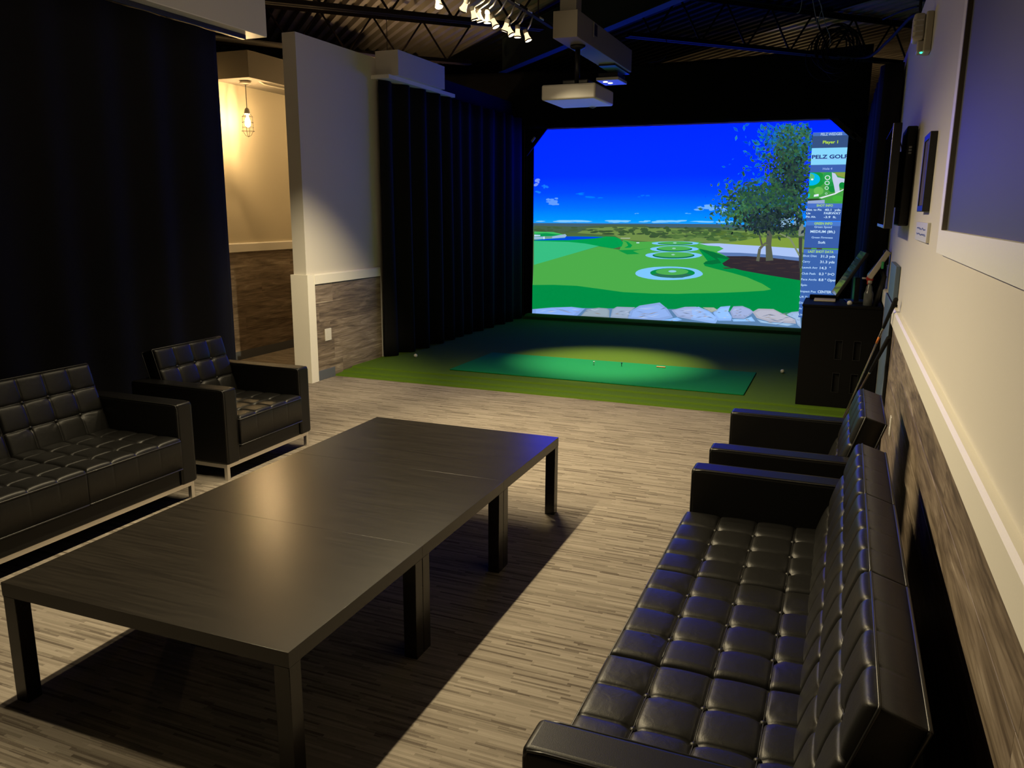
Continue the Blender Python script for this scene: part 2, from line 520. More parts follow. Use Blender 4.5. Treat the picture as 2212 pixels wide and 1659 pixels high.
# corrugated roof deck, running at 45 degrees to the room
def deck(s0, s1):
    """strips of roof deck between two values of x + y"""
    mb = MB()
    z0, z1, pitch = 4.13, 4.19, 0.152
    J, Rr = Vector((0.70711, 0.70711, 0)), Vector((-0.70711, 0.70711, 0))
    c = Vector((-3.0, 6.5, 0))
    prof, a = [], (s0 - 3.5) / math.sqrt(2)
    while a < (s1 - 3.5) / math.sqrt(2):
        prof += [(a, z0), (a + 0.060, z0), (a + 0.080, z1), (a + 0.132, z1)]
        a += pitch
    prof.append((a, z0))
    vv = []
    for t in (-13.0, 13.0):
        for (q, z) in prof:
            p = c + J * q + Rr * t
            vv.append((p.x, p.y, z))
    n = len(prof)
    mb.add(vv, [(i, i + 1, n + i + 1, n + i) for i in range(n - 1)])
    return mb
struct('ceiling', deck(-15.0, 6.2), M['deck'], 'corrugated metal roof deck running diagonally')
struct('ceiling', deck(6.2, 10.9), M['blackdeck'], 'near black roof deck above the screen bay')  # same deck profile in a near black colour
struct('ceiling', deck(10.9, 22.0), M['deck'], 'corrugated metal roof deck beyond the screen')

# open web joists along the 45 degree line x - y = c
web_mesh = {}
def joist(c, s0, s1, label, zt=4.10, zb=3.60, mat='steel'):
    """s is the coordinate x + y"""
    a = Vector(((s0 + c) / 2, (s0 - c) / 2, 0)); b_ = Vector(((s1 + c) / 2, (s1 - c) / 2, 0))
    t = thing('roof_joist', label, 'joist', (a.x, a.y, zb), math.atan2(b_.y - a.y, b_.x - a.x), 'open web roof joists')
    L = (b_ - a).length
    H = zt - zb
    for nm, z in (('top_chord', H), ('bottom_chord', 0.0)):
        mb = MB()
        for sgn in (-1, 1):
            mb.box(0, L, sgn * 0.012, sgn * 0.062, z - 0.004, z + 0.004)
            dz = -0.05 if z > 0 else 0.05
            mb.box(0, L, sgn * 0.010, sgn * 0.017, min(z, z + dz), max(z, z + dz))
        mb.build(nm, M[mat], t)
    n = max(2, int(L / 0.62))
    step = L / n
    for i in range(n):
        x0 = i * step
        for k, (p, q) in enumerate((((x0, 0, H - 0.02), (x0 + step / 2, 0, 0.02)), ((x0 + step / 2, 0, 0.02), (x0 + step, 0, H - 0.02)))):
            key = (round(step, 3), round(H, 2), k, mat)
            if key not in web_mesh:
                o = MB().tube([Vector(p) - Vector((x0, 0, 0)), Vector(q) - Vector((x0, 0, 0))], 0.012, 6).build('web_bar', M[mat], t)
                web_mesh[key] = o.data
            else:
                o = link('web_bar', web_mesh[key], t)
            o.location = (x0, 0, 0)
    return t
joist(-14.9, -1.0, 5.4, 'brown open web roof joist above the partition wall, ending near the black drape')
joist(-18.4, -3.0, 5.4, 'open web roof joist over the hall, seen above the pendant lamp')
joist(-11.75, -3.0, 5.4, 'thick chorded roof joist nearest the track lights at the top edge')
joist(-11.6, 6.8, 15.0, 'dark roof joist beyond the black drape, behind the coiled cables', mat='blackmatt')
joist(-8.1, 6.8, 14.0, 'dark roof joist over the right wall, in the upper right dark', mat='blackmatt')
g = thing('roof_girder', 'steel roof beam tinted with blue screen light, crossing diagonally behind the projector box', 'beam', (-4.6, 10.88, 3.60), math.radians(-45))
MB().box(0, 7.2, -0.06, 0.06, 0.0, 0.012).build('bottom_flange', M['beam'], g)
MB().box(0, 7.2, -0.006, 0.006, 0.012, 0.44).build('web_plate', M['beam'], g)
MB().box(0, 7.2, -0.06, 0.06, 0.44, 0.452).build('top_flange', M['beam'], g)

# soffit boxes that carry the curtain tracks
s1 = thing('curtain_soffit', 'pale soffit box above the big left curtain', 'soffit', (0, 0, 0))
MB().box(-4.86, -4.62, 0.5, 5.86, 3.13, 4.12).build('soffit_box', M['paint'], s1)
MB().box(-4.86, -4.622, 0.5, 5.858, 3.122, 3.13).build('lit_underside', M['trim'], s1)
MB().rbox(-4.76, -4.72, 0.5, 5.72, 3.085, 3.122, 0.006).build('track', M['black'], s1)
s2 = thing('curtain_soffit', 'short pale soffit box above the pleated bay curtain', 'soffit', (0, 0, 0))
MB().box(XL, -4.60, 8.0, 9.1, 3.14, 3.40).build('soffit_box', M['paint'], s2)
MB().box(XL, -4.66, 7.9, 9.5, 3.10, 3.14).build('track', M['trim'], s2)
s3 = thing('hall_soffit', 'beige duct box along the hall wall above the pendant', 'soffit', (0, 0, 0))
MB().box(XH + 0.004, -5.92, 7.18, 9.8, 3.07, 3.34).build('duct_box', M['tanbox'], s3)
MB().tube([(-6.02, 7.42, 3.09), (-6.0, 7.52, 3.055), (-5.99, 7.6, 3.052), (-5.98, 9.7, 3.052)], 0.012, 8).build('conduit', M['beige'], s3)
pp = MB().tube([(-7.6, 5.6, 3.52), (-5.2, 9.2, 3.52)], 0.03, 10).build('ceiling_pipe', M['tanbox'])
tag(pp, 'pale pipe running under the hall joist', 'pipe')

# ------------------------------------------------------------------ drapes
def wavy(name, path, z0, z1, label, cat, amp, wl_, seed, mat=None, thick=0.004, sag=0.0, flare=0.3):
    """pleated cloth hanging along a path of (x, y)"""
    rnd = random.Random(seed)
    pts = [Vector((p[0], p[1], 0)) for p in path]
    segs = [(pts[i + 1] - pts[i]).length for i in range(len(pts) - 1)]
    L = sum(segs)
    n = max(24, int(L / wl_ * 10))
    ph = [rnd.uniform(-0.9, 0.9) for _ in range(int(L / wl_) + 3)]
    am = [rnd.uniform(0.45, 1.25) for _ in range(int(L / wl_) + 3)]
    nz = 14
    rows = []
    for j in range(nz + 1):
        f = j / nz
        row = []
        for i in range(n + 1):
            s = L * i / n
            k, r = 0, s
            while k < len(segs) - 1 and r > segs[k]:
                r -= segs[k]; k += 1
            d = (pts[k + 1] - pts[k]).normalized()
            p = pts[k] + d * r
            nrm = Vector((d.y, -d.x, 0))
            q = s / wl_
            a0 = int(q)
            w = q - a0
            pa = ph[a0] * (1 - w) + ph[a0 + 1] * w
            aa = am[a0] * (1 - w) + am[a0 + 1] * w
            off = math.sin(2 * PI * q + pa * 1.6 + 0.35 * math.sin(f * 2.2 + a0)) * amp * aa * (1.0 - flare + flare * (1 - f) * 1.6)
            zz = z0 + (z1 - z0) * f
            if sag:
                zz -= sag * f * 4 * (s / L) * (1 - s / L)
            row.append((p.x + nrm.x * off, p.y + nrm.y * off, zz))
        rows.append(row)
    vv = [q for r_ in rows for q in r_]
    W = n + 1
    ff = [(j * W + i, j * W + i + 1, (j + 1) * W + i + 1, (j + 1) * W + i) for j in range(nz) for i in range(n)]
    o = MB().add(vv, ff, True).build(name, mat or M['drape'], fix=False)
    md = o.modifiers.new('thickness', 'SOLIDIFY'); md.thickness = thick
    return tag(o, label, cat)
wavy('black_curtain', [(-4.74, 0.6), (-4.74, 5.40)], 0.02, 3.08, 'tall black curtain hanging behind the left sofa', 'curtain', 0.032, 0.44, 2)
wavy('black_curtain', [(-4.80, 7.93), (-4.72, 8.6), (-4.70, 11.93)], 0.055, 3.095, 'black pleated curtain along the left of the green turf', 'curtain', 0.055, 0.34, 4)
wavy('black_drape', [(0.17, 12.08), (0.19, 8.06)], 0.055, 2.98, 'black drape along the right side of the screen bay', 'drape', 0.03, 0.35, 6)
wavy('black_drape', [(0.20, 8.04), (0.35, 8.02)], 0.055, 2.98, 'narrow black drape edge meeting the right wall behind the cabinet', 'drape', 0.006, 0.12, 8)
wavy('black_valance', [(-7.2, 11.99), (0.14, 11.99)], 2.955, 3.86, 'wide black valance hanging above the projection screen', 'valance', 0.02, 0.5, 9, sag=0.08)
wavy('black_drape', [(-4.74, 12.13), (-4.60, 12.15)], 0.055, 2.96, 'thin black drape strip at the left edge of the screen', 'drape', 0.008, 0.10, 10)
wavy('black_drape', [(-0.07, 12.15), (0.15, 12.13)], 0.055, 2.96, 'thin black drape strip at the right edge of the screen', 'drape', 0.008, 0.10, 11)

# ------------------------------------------------------------------ turf, hitting mat
mb = MB()
prof = [(6.995, 0.0), (7.005, 0.012), (7.02, 0.018), (7.13, 0.019), (7.145, 0.030), (7.16, 0.034), (7.31, 0.034), (7.325, 0.046), (7.34, 0.05), (12.3, 0.05), (12.3, 0.0)]
mb.prism(prof, 0, XL + 0.015, XR - 0.02)
tf = mb.build('turf_platform', M['turf'])
tag(tf, 'green putting turf platform in front of the screen', 'turf')
mb = MB()
n = 40
prof = [(11.80, 0.05), (11.83, 0.09), (11.90, 0.115), (12.02, 0.118), (12.10, 0.10), (12.12, 0.05)]
mb.prism(prof, 0, -4.62, -0.02)
tag(mb.build('turf_kerb', M['turf']), 'low dark turf covered kerb under the screen', 'kerb')
mm = MB().rbox(-3.79, -0.745, 7.535, 8.685, 0.05, 0.062, 0.004, 2).build('hitting_mat', M['mat'])
tag(mm, 'long bright green hitting mat laid in the turf', 'golf mat')

def ball(loc, label):
    mb = MB()
    r = 0.0213
    prof = [(max(1e-4, r * math.sin(PI * k / 10)), -r * math.cos(PI * k / 10)) for k in range(11)]
    mb.lathe(prof, (0, 0, r), 16)
    o = mb.build('golf_ball', M['ball'])
    o.location = loc
    tag(o, label, 'golf ball', 'golf balls on the turf')
ball((-4.49, 8.06, 0.05), 'white golf ball by the foot of the pleated left curtain')
ball((-0.493, 8.81, 0.05), 'white golf ball on the turf near the black cabinet')
ball((-0.31, 8.83, 0.05), 'white golf ball half hidden behind the cabinet edge')
def tee(loc, mat, label, up=True):
    prof = [(0.0005, 0), (0.002, 0.004), (0.0025, 0.03), (0.006, 0.038), (0.007, 0.042), (0.0005, 0.040)]
    mb = MB().lathe([(a * 1.6, b_) for a, b_ in prof], (0, 0, 0), 10)
    o = mb.build('golf_tee', mat)
    o.location = loc
    if not up:
        o.rotation_euler = (0, math.radians(90), math.radians(10))
    tag(o, label, 'golf tee', 'tees on the hitting mat')
tee((-2.44, 8.38, 0.062), M['whiteplastic'], 'short white tee standing in the lit part of the mat')
tee((-2.14, 8.43, 0.062), M['black'], 'dark rubber tee standing upright on the mat')
mb = MB().rbox(-1.78, -1.68, 8.53, 8.545, 0.062, 0.074, 0.004)
tag(mb.build('club_sticker', M['orange']), 'orange stick lying flat on the hitting mat', 'stick')

# ------------------------------------------------------------------ projection screen and picture
def on_screen(u, v, layer=0):
    """photo point, put back on the flat screen (metres); layers are fractions of a millimetre apart"""
    d = RIGHT * ((u - 1106.0) / F_PX) + DOWN * ((v - 829.5) / F_PX) + FWD
    t = (YS - EYE.y) / d.y
    p = EYE + d * t
    return (p.x, YS - 0.0006 * layer, p.z)
SX0, SX1, SZ0, SZ1 = -4.615, -0.058, 0.07, 2.952
scr = thing('projection_screen', 'large projection screen glowing with a golf course picture', 'screen', (0, 0, 0))
MB().box(SX0 - 0.03, SX1 + 0.03, YS + 0.004, YS + 0.016, 0.053, SZ1 + 0.03).build('screen_cloth', M['cloth'], scr)

class Pic:
    def __init__(self):
        self.v, self.f, self.c = [], [], []
    def poly(self, pts, c, layer, hot=None):
        """pts photo pixels, c one colour or a colour per point"""
        o = len(self.v)
        for p in pts:
            q = on_screen(p[0], p[1], layer)
            q = (min(max(q[0], SX0), SX1), q[1], min(max(q[2], SZ0), SZ1))
            self.v.append(q)
        self.f.append(tuple(range(o, o + len(pts))))
        if isinstance(c[0], (int, float)):
            self.c += [lin(*c)] * len(pts)
        else:
            self.c += [lin(*k) for k in c]
    def raw(self, pts, c):
        o = len(self.v)
        self.v += pts
        self.f.append(tuple(range(o, o + len(pts))))
        self.c += [c] * len(pts) if isinstance(c[0], (int, float)) else list(c)
    def build(self, name, parent):
        me = bpy.data.meshes.new(name)
        me.from_pydata(self.v, [], self.f)
        at = me.color_attributes.new('picture', 'FLOAT_COLOR', 'POINT')
        for i, c in enumerate(self.c):
            at.data[i].color = (*c, 1)
        me.materials.append(M['picture'])
        return link(name, me, parent)

A = lambda x, y: (1120 + x / 5.53, 460 + y / 5.53)
B = lambda x, y: (1500 + x / 6.144, 480 + y / 6.144)
Cc = lambda x, y: (1500 + x / 6.144, 240 + y / 6.144)
S6 = lambda x, y: (1100 + x / 5.53, 220 + y / 5.53)
rnd = random.Random(11)

# sky: bands with the clipped blue of the photograph
sky = Pic()
def skycol(z):
    stops = [(3.0, (0, 40, 255), SKY_BLUE), (2.25, (0, 48, 255), SKY_BLUE), (2.0, (0, 72, 255), SKY_BLUE * 0.8), (1.78, (0, 112, 255), SKY_BLUE * 0.55),
             (1.60, (0, 150, 255), SKY_BLUE * 0.35), (1.52, (30, 165, 255), 1.6), (1.49, (95, 185, 255), 1.2), (1.40, (120, 195, 255), 1.1)]
    for (za, ca, ka), (zb, cb, kb) in zip(stops, stops[1:]):
        if z >= zb:
            w = (z - zb) / (za - zb)
            w = min(max(w, 0), 1)
            a, b_ = lin(*ca), lin(*cb)
            return (a[0] * w + b_[0] * (1 - w), a[1] * w + b_[1] * (1 - w), (a[2] * ka) * w + (b_[2] * kb) * (1 - w))
    return lin(120, 195, 255)
zs = [3.0 - 0.04 * i for i in range(41)]
zs = [z for z in zs if z > 1.36]
nx = 6
for za, zb in zip(zs, zs[1:]):
    for i in range(nx):
        xa = SX0 + (SX1 - SX0) * i / nx; xb = SX0 + (SX1 - SX0) * (i + 1) / nx
        ta, tb = min(za, SZ1), min(zb, SZ1)
        if ta - tb < 1e-5:
            continue
        sky.raw([(xa, YS, ta), (xb, YS, ta), (xb, YS, tb), (xa, YS, tb)], [skycol(ta), skycol(ta), skycol(tb), skycol(tb)])
sky.build('projected_sky', scr)

land = Pic()
HOR = [(1152, 481.6), (1300, 482.5), (1450, 483.2), (1560, 484), (1680, 488), (1760, 490)]
land.poly([(1140, 481.6)] + HOR[1:] + [(1760, 640), (1140, 640)], (78, 104, 62), 1)
land.poly(HOR + [(1760, 496), (1560, 492), (1400, 491), (1152, 490)], (66, 96, 112), 2)
land.poly([A(190, 150), A(700, 165), A(1100, 140), A(1500, 145), A(1600, 175), A(2212, 170), (1760, 500), (1760, 520), A(2212, 230), A(1200, 215), A(600, 235), A(190, 235)], (72, 98, 72), 3)
land.poly([A(820, 185), A(1150, 165), A(1400, 170), A(2212, 195), (1760, 505), (1760, 548), A(2212, 355), A(1600, 345), A(1230, 320), A(1150, 270), A(700, 240)], (112, 142, 74), 4)
# hedges and trees of the far park
def blob(pic, u, v, ru, rv, c, layer, n=9):
    pts = []
    for k in range(n):
        a = 2 * PI * k / n
        q = rnd.uniform(0.75, 1.2)
        pts.append((u + ru * q * math.cos(a), v + rv * q * math.sin(a)))
    pic.poly(pts, c, layer)
for k in range(120):
    u = rnd.uniform(1156, 1752)
    v = 490 + rnd.random() ** 1.5 * 20 + (u - 1156) * 0.006
    if u < 1310 and v > 503:
        v = 496
    s = 0.6 + (v - 488) / 26
    g_ = rnd.uniform(-10, 10)
    blob(land, u, v, rnd.uniform(5, 13) * s, rnd.uniform(1.2, 2.6) * s, (62 + g_, 88 + g_, 56 + g_ * 0.5), 5 + k % 3)
for k in range(70):
    u = rnd.uniform(1450, 1752); v = rnd.uniform(500, 519)
    g_ = rnd.uniform(-16, 16)
    blob(land, u, v, rnd.uniform(6, 12), rnd.uniform(2, 4), (78 + g_, 112 + g_, 60 + g_ * 0.5), 7 + k % 3)
for (x, y, w) in ((1330, 235, 60), (1570, 235, 50), (1640, 262, 30), (1730, 268, 30), (1230, 240, 30), (1500, 215, 28), (1790, 200, 22)):
    for j in range(5):
        u, v = A(x + rnd.uniform(-w, w), y + rnd.uniform(-25, 20))
        blob(land, u, v, rnd.uniform(3, 6), rnd.uniform(2, 3.6), (58, 88, 52), 9)
# right meadow under the tree
land.poly([(1590, 522), (1640, 513), B(1395, 210), B(1400, 350), B(600, 300), (1560, 527)], (128, 158, 62), 10)
for k in range(16):
    u, v = B(rnd.uniform(250, 1390), rnd.uniform(120, 215))
    blob(land, u, v, rnd.uniform(6, 12), rnd.uniform(1.5, 3), (84, 112, 52), 11)
# near fairways
G = 12
land.poly([A(170, 860), A(185, 615), A(600, 500), A(960, 400), A(1210, 440), A(1250, 320), A(1420, 345), A(1700, 340), A(2212, 345), B(60, 270), B(330, 318), B(600, 330), B(1400, 420), B(1402, 1290), A(2212, 1200), A(1900, 1165), A(170, 1165)], (76, 172, 74), G)
land.poly([A(190, 222), A(420, 228), A(560, 262), A(560, 300), A(190, 320)], (62, 190, 98), G + 1)
land.poly([A(190, 250), A(330, 240), A(540, 265), A(400, 285), A(190, 285)], (10, 150, 80), G + 2)
land.poly([A(190, 258), A(265, 262), A(262, 275), A(190, 280)], (190, 220, 250), G + 3)
land.poly([A(190, 325), A(575, 280), A(1050, 282), A(900, 306), A(600, 326), A(190, 336)], (0, 72, 225), G + 1)
land.poly([A(188, 285), A(410, 278), A(560, 252), A(578, 270), A(560, 292), A(400, 305), A(188, 316)], (150, 185, 215), G + 3)
land.poly([A(300, 282), A(316, 281), A(316, 312), A(300, 313)], (205, 230, 250), G + 4)
land.poly([A(316, 283), A(405, 279), A(405, 303), A(316, 308)], (118, 160, 140), G + 4)
land.poly([A(560, 278), A(1060, 280), A(1150, 283), A(1215, 310), A(1252, 355), A(1235, 400), A(1130, 425), A(960, 398), A(600, 345), A(188, 335), A(188, 328), A(600, 325), A(900, 305), A(1045, 287)], (0, 158, 78), G + 2)
land.poly([A(186, 335), A(600, 345), A(800, 365), A(965, 396), A(600, 500), A(186, 620)], (55, 190, 130), G + 3)
land.poly([A(1230, 320), A(1310, 345), A(1362, 385), A(1340, 415), A(1265, 418), A(1312, 390), A(1290, 350)], (0, 150, 72), G + 3)
land.poly([A(1190, 445), A(1450, 435), A(1580, 415), A(1370, 455), A(1450, 490), A(1300, 495)], (12, 150, 68), G + 3)
land.poly([A(1410, 350), A(1445, 350), A(1445, 362), A(1410, 362)], (190, 225, 240), G + 3)
land.poly([A(1220, 298), A(1340, 298), A(1330, 306), A(1225, 305)], (190, 205, 190), G + 3)
# dark green foreground
land.poly([A(170, 860), A(420, 858), A(700, 870), A(1000, 910), A(1250, 945), A(1600, 962), A(1900, 966), A(2212, 955), B(0, 945), B(400, 935), B(700, 922), B(930, 908), B(1020, 890), B(900, 815), B(700, 730), B(500, 672), B(250, 610), B(140, 580), B(120, 540), B(180, 520), B(60, 360), B(250, 390), B(520, 490), B(420, 540), B(1405, 740), B(1405, 1290), A(2212, 1250), A(1200, 1250), A(160, 1250)], (0, 142, 68), G + 4)
land.poly([B(60, 350), B(180, 375), B(520, 488), B(480, 500), B(300, 470), B(360, 540), B(240, 560), B(120, 555), B(150, 520), B(290, 495)], (6, 112, 58), G + 5)
# white sand and the dark mulch bed
land.poly([B(60, 283), B(330, 280), B(620, 300), B(1000, 322), B(1400, 350), B(1400, 515), B(900, 470), B(450, 445), B(300, 395), B(390, 350), B(330, 320), B(180, 310)], (172, 196, 246), G + 6)
land.poly([B(320, 400), B(600, 405), B(1000, 430), B(1400, 470), B(1400, 520), B(900, 475), B(420, 450)], (92, 122, 178), G + 7)
land.poly([B(60, 300), B(250, 315), B(350, 335), B(375, 352), B(300, 390), B(170, 365)], (74, 178, 84), G + 7)
land.poly([B(370, 545), B(470, 480), B(420, 450), B(700, 450), B(1000, 470), B(1400, 515), B(1402, 770), B(1000, 705), B(640, 640), B(400, 580)], (50, 42, 50), G + 8)
for k in range(26):
    u, v = B(rnd.uniform(450, 1380), rnd.uniform(480, 690))
    if (v - 480) * 6.144 > 560 + (u - 1500) * 6.144 * 0.13:
        continue
    blob(land, u, v, rnd.uniform(8, 16), rnd.uniform(0.6, 1.3), (62, 50, 52), G + 9)
# target greens
def oval(cx, cy, rx, ry, c, layer, jit=0.0, n=28):
    land.poly([A(cx + rx * math.cos(2 * PI * k / n) * (1 + rnd.uniform(-jit, jit)), cy + ry * math.sin(2 * PI * k / n) * (1 + rnd.uniform(-jit, jit))) for k in range(n)], c, layer)
L0 = G + 10
for (cx, cy, rx, ry) in ((1875, 362, 285, 24), (1865, 430, 290, 36), (1855, 506, 340, 44)):
    oval(cx, cy, rx, ry, (126, 200, 255), L0, 0.02)
    oval(cx, cy, rx * 0.74, ry * 0.86, (8, 110, 80), L0 + 1)
    oval(cx, cy - ry * 0.2, rx * 0.69, ry * 0.72, (78, 176, 84), L0 + 2)
    oval(cx - 5, cy - ry * 0.2, 22, 8, (150, 205, 190), L0 + 3)
    L0 += 4
oval(1800, 720, 405, 82, (126, 200, 255), L0, 0.025)
oval(1842, 715, 268, 58, (8, 140, 72), L0 + 1, 0.01)
land.poly([A(1600, 735), A(1700, 715), A(1980, 715), A(2080, 740), A(1960, 772), A(1850, 776), A(1700, 765)], (44, 112, 84), L0 + 2)
oval(1838, 700, 195, 40, (78, 176, 84), L0 + 3)
oval(1842, 696, 48, 13, (140, 205, 235), L0 + 4)

# clouds
cl = land
def cloud(cx, cy, rx, ry, c, n):
    for k in range(n):
        u, v = S6(cx + rnd.gauss(0, rx * 0.45), cy + rnd.gauss(0, ry * 0.4))
        if u < 1152 + rx / 40:
            u = 1155
        blob(cl, u, v, rnd.uniform(0.2, 0.5) * rx / 5.53, rnd.uniform(0.2, 0.45) * ry / 5.53, c, 1 + k % 3)
cloud(330, 970, 60, 45, (118, 150, 255), 8)
cloud(430, 1000, 60, 40, (20, 120, 255), 5)
cloud(510, 1210, 100, 42, (96, 155, 255), 10)
cloud(350, 1080, 60, 30, (20, 125, 255), 3)
cloud(1530, 1330, 30, 14, (96, 180, 255), 3)
cloud(2160, 1332, 50, 14, (96, 180, 255), 3)
cloud(1600, 1125, 70, 22, (10, 120, 255), 4)
cloud(1010, 1135, 90, 26, (0, 125, 255), 4)
cloud(870, 1100, 90, 26, (0, 125, 255), 4)
for (cx, cy, rx, ry) in ((180, 1280, 140, 40), (330, 1300, 130, 45), (80, 1275, 70, 14), (440, 1330, 80, 40)):
    for k in range(9):
        u, v = Cc(cx + rnd.gauss(0, rx * 0.45), cy + rnd.gauss(0, ry * 0.4))
        blob(cl, u, v, rnd.uniform(0.2, 0.5) * rx / 6.1, rnd.uniform(0.2, 0.45) * ry / 6.1, (112, 178, 255), 1 + k % 3)
for k in range(40):
    u = rnd.uniform(1156, 1700)
    blob(cl, u, 477.5 + rnd.uniform(-2.0, 1.5) + (u - 1156) * 0.004, rnd.uniform(8, 22), rnd.uniform(1.0, 2.2), (128, 200, 255), 4 + k % 2)
land.build('projected_landscape', scr)

# trees of the picture
tr = Pic()
def limb(pts, ws, c, layer):
    for (p, q, w0, w1) in zip(pts, pts[1:], ws, ws[1:]):
        dx, dy = q[0] - p[0], q[1] - p[1]
        d = math.hypot(dx, dy); nx_, ny_ = -dy / d, dx / d
        tr.poly([(p[0] + nx_ * w0, p[1] + ny_ * w0), (p[0] - nx_ * w0, p[1] - ny_ * w0), (q[0] - nx_ * w1, q[1] - ny_ * w1), (q[0] + nx_ * w1, q[1] + ny_ * w1)], c, layer)
TL = 46
limb([B(1405, 610), B(1410, 200)], [2.5, 4], (62, 66, 66), TL)
limb([B(1420, 185), B(1415, 0), Cc(1390, 1420), Cc(1335, 1190)], [6, 5.5, 5, 3], (122, 134, 122), TL)
limb([Cc(1335, 1190), Cc(1300, 1000), Cc(1260, 700), Cc(1270, 400), Cc(1330, 200)], [4, 3.5, 2.2, 1.4, 0.8], (44, 56, 84), TL)
limb([Cc(1330, 1150), Cc(1250, 950), Cc(1200, 780), Cc(1100, 600)], [3, 2.5, 1.6, 0.8], (46, 58, 88), TL)
limb([Cc(1330, 1160), Cc(1400, 900), Cc(1450, 650), Cc(1500, 480)], [3, 2.2, 1.4, 0.8], (44, 58, 80), TL)
limb([Cc(1345, 1365), Cc(1100, 1280), Cc(980, 1180), Cc(915, 1060), Cc(925, 960), Cc(1040, 880)], [1.6, 1.5, 1.3, 1.2, 1.0, 0.7], (72, 90, 78), TL + 6)
limb([B(1000, 510), B(985, 300), B(1010, 60), Cc(1030, 1500)], [8, 6, 5.5, 4], (88, 94, 78), TL)
limb([B(842, 515), B(870, 350), B(950, 272)], [3.5, 3, 2], (96, 100, 84), TL)
limb([B(900, 300), B(870, 180), B(850, 130)], [2, 1.8, 1.5], (84, 92, 74), TL)
limb([B(1395, 440), B(1330, 320), B(1270, 210), B(1130, 150)], [2, 2, 2.2, 1.2], (128, 142, 104), TL)
limb([Cc(1050, 1570), Cc(1200, 1545), Cc(1390, 1540)], [5, 5, 6], (38, 46, 48), TL + 1)
def leaves(n, cx, cy, sx, sy, pal, size, layer, lim=None):
    for k in range(n):
        x, y = rnd.gauss(cx, sx), rnd.gauss(cy, sy)
        u, v = Cc(x, y)
        if not (1512 < u < 1757 and 268 < v < 520):
            continue
        if lim and not lim(x, y):
            continue
        a = rnd.uniform(0, PI); s = rnd.uniform(0.5, 1.3) * size
        ca, sa = math.cos(a) * s, math.sin(a) * s
        c = rnd.choice(pal)
        g_ = rnd.uniform(-12, 12)
        c = tuple(max(0, min(255, q + g_)) for q in c)
        tr.poly([(u - ca, v - sa), (u + sa * 0.45, v - ca * 0.45), (u + ca, v + sa), (u - sa * 0.45, v + ca * 0.45)], c, layer + k % 5)
DARK = [(34, 56, 52), (30, 46, 62), (44, 68, 56), (26, 40, 44)]
MID = [(46, 88, 58), (40, 78, 66), (54, 98, 56), (34, 64, 72)]
LITE = [(62, 116, 70), (48, 108, 92), (76, 122, 66), (32, 96, 106)]
BLUEG = [(18, 92, 190), (20, 110, 170), (30, 120, 150), (10, 80, 205)]
leaves(620, 1210, 420, 230, 190, BLUEG, 6.5, TL + 1)
leaves(420, 1290, 480, 170, 200, MID, 5.0, TL + 2)
leaves(420, 1340, 330, 130, 170, LITE, 5.0, TL + 2)
leaves(760, 1270, 700, 170, 190, MID, 5.2, TL + 3)
leaves(480, 1270, 860, 110, 170, DARK, 4.8, TL + 4)
leaves(260, 860, 1060, 210, 110, BLUEG, 5.0, TL + 1)
leaves(900, 860, 1180, 220, 120, MID, 6.0, TL + 3)
leaves(420, 900, 1260, 260, 120, LITE, 5.0, TL + 2)
leaves(520, 1260, 1130, 130, 170, MID, 5.6, TL + 3)
leaves(300, 640, 1370, 130, 80, LITE, 5.4, TL + 3)
leaves(560, 1030, 1430, 210, 75, DARK, 5.6, TL + 5)
leaves(200, 1000, 1545, 190, 40, DARK, 5.0, TL + 5)
leaves(80, 430, 1330, 130, 70, MID, 3.0, TL + 2)
for k in range(60):
    x = rnd.uniform(1150, 1360); y = rnd.uniform(1420, 1530)
    u, v = Cc(x, y)
    blob(tr, u, v, rnd.uniform(0.8, 2.2), rnd.uniform(0.5, 1.2), (150, 190, 225), TL + 11, 5)
tr.build('projected_trees', scr)

# stone wall along the bottom of the picture
st = Pic()
ST = 34
st.poly([A(160, 1150), A(800, 1135), A(2212, 1150), B(1420, 1250), B(1420, 1440), A(2212, 1330), A(160, 1240)], (92, 132, 176), ST)
def stone(pts, c, cracks=3):
    st.poly(pts, c, ST + 1)
    us, vs_ = [p[0] for p in pts], [p[1] for p in pts]
    cx, cy = sum(us) / len(us), sum(vs_) / len(vs_)
    st.poly([(cx + (p[0] - cx) * 0.86, cy - 0.6 + (p[1] - cy) * 0.72) for p in pts], tuple(min(255, q * 1.07) for q in c), ST + 2)
    for k in range(cracks * 2):
        a = rnd.uniform(-0.5, 0.5); l = (max(us) - min(us)) * rnd.uniform(0.12, 0.3)
        u = rnd.uniform(min(us) + l, max(us) - l) if max(us) - min(us) > 2 * l else cx
        v = cy + rnd.uniform(-0.25, 0.3) * (max(vs_) - min(vs_))
        w = rnd.uniform(0.35, 0.9)
        d = rnd.choice(((104, 120, 150), (150, 140, 130), (190, 205, 235)))
        st.poly([(u - l / 2, v - a * l / 3), (u, v - w), (u + l / 2, v + a * l / 3), (u, v + w)], d, ST + 3)
stone([A(172, 1148), A(400, 1128), A(640, 1120), A(800, 1140), A(690, 1240), A(168, 1222)], (128, 166, 232), 4)
stone([A(740, 1240), A(820, 1150), A(960, 1130), A(1060, 1138), A(1090, 1160), A(1088, 1255)], (140, 158, 172), 3)
stone([A(1100, 1255), A(1125, 1150), A(1180, 1118), A(1400, 1125), A(1330, 1180), A(1310, 1265)], (146, 164, 190), 3)
stone([A(1310, 1265), A(1340, 1170), A(1450, 1105), A(1690, 1068), A(1780, 1140), A(1850, 1245), A(1700, 1285)], (136, 168, 226), 6)
stone([A(1690, 1285), A(1900, 1245), A(1960, 1275), A(1860, 1300)], (126, 176, 240), 1)
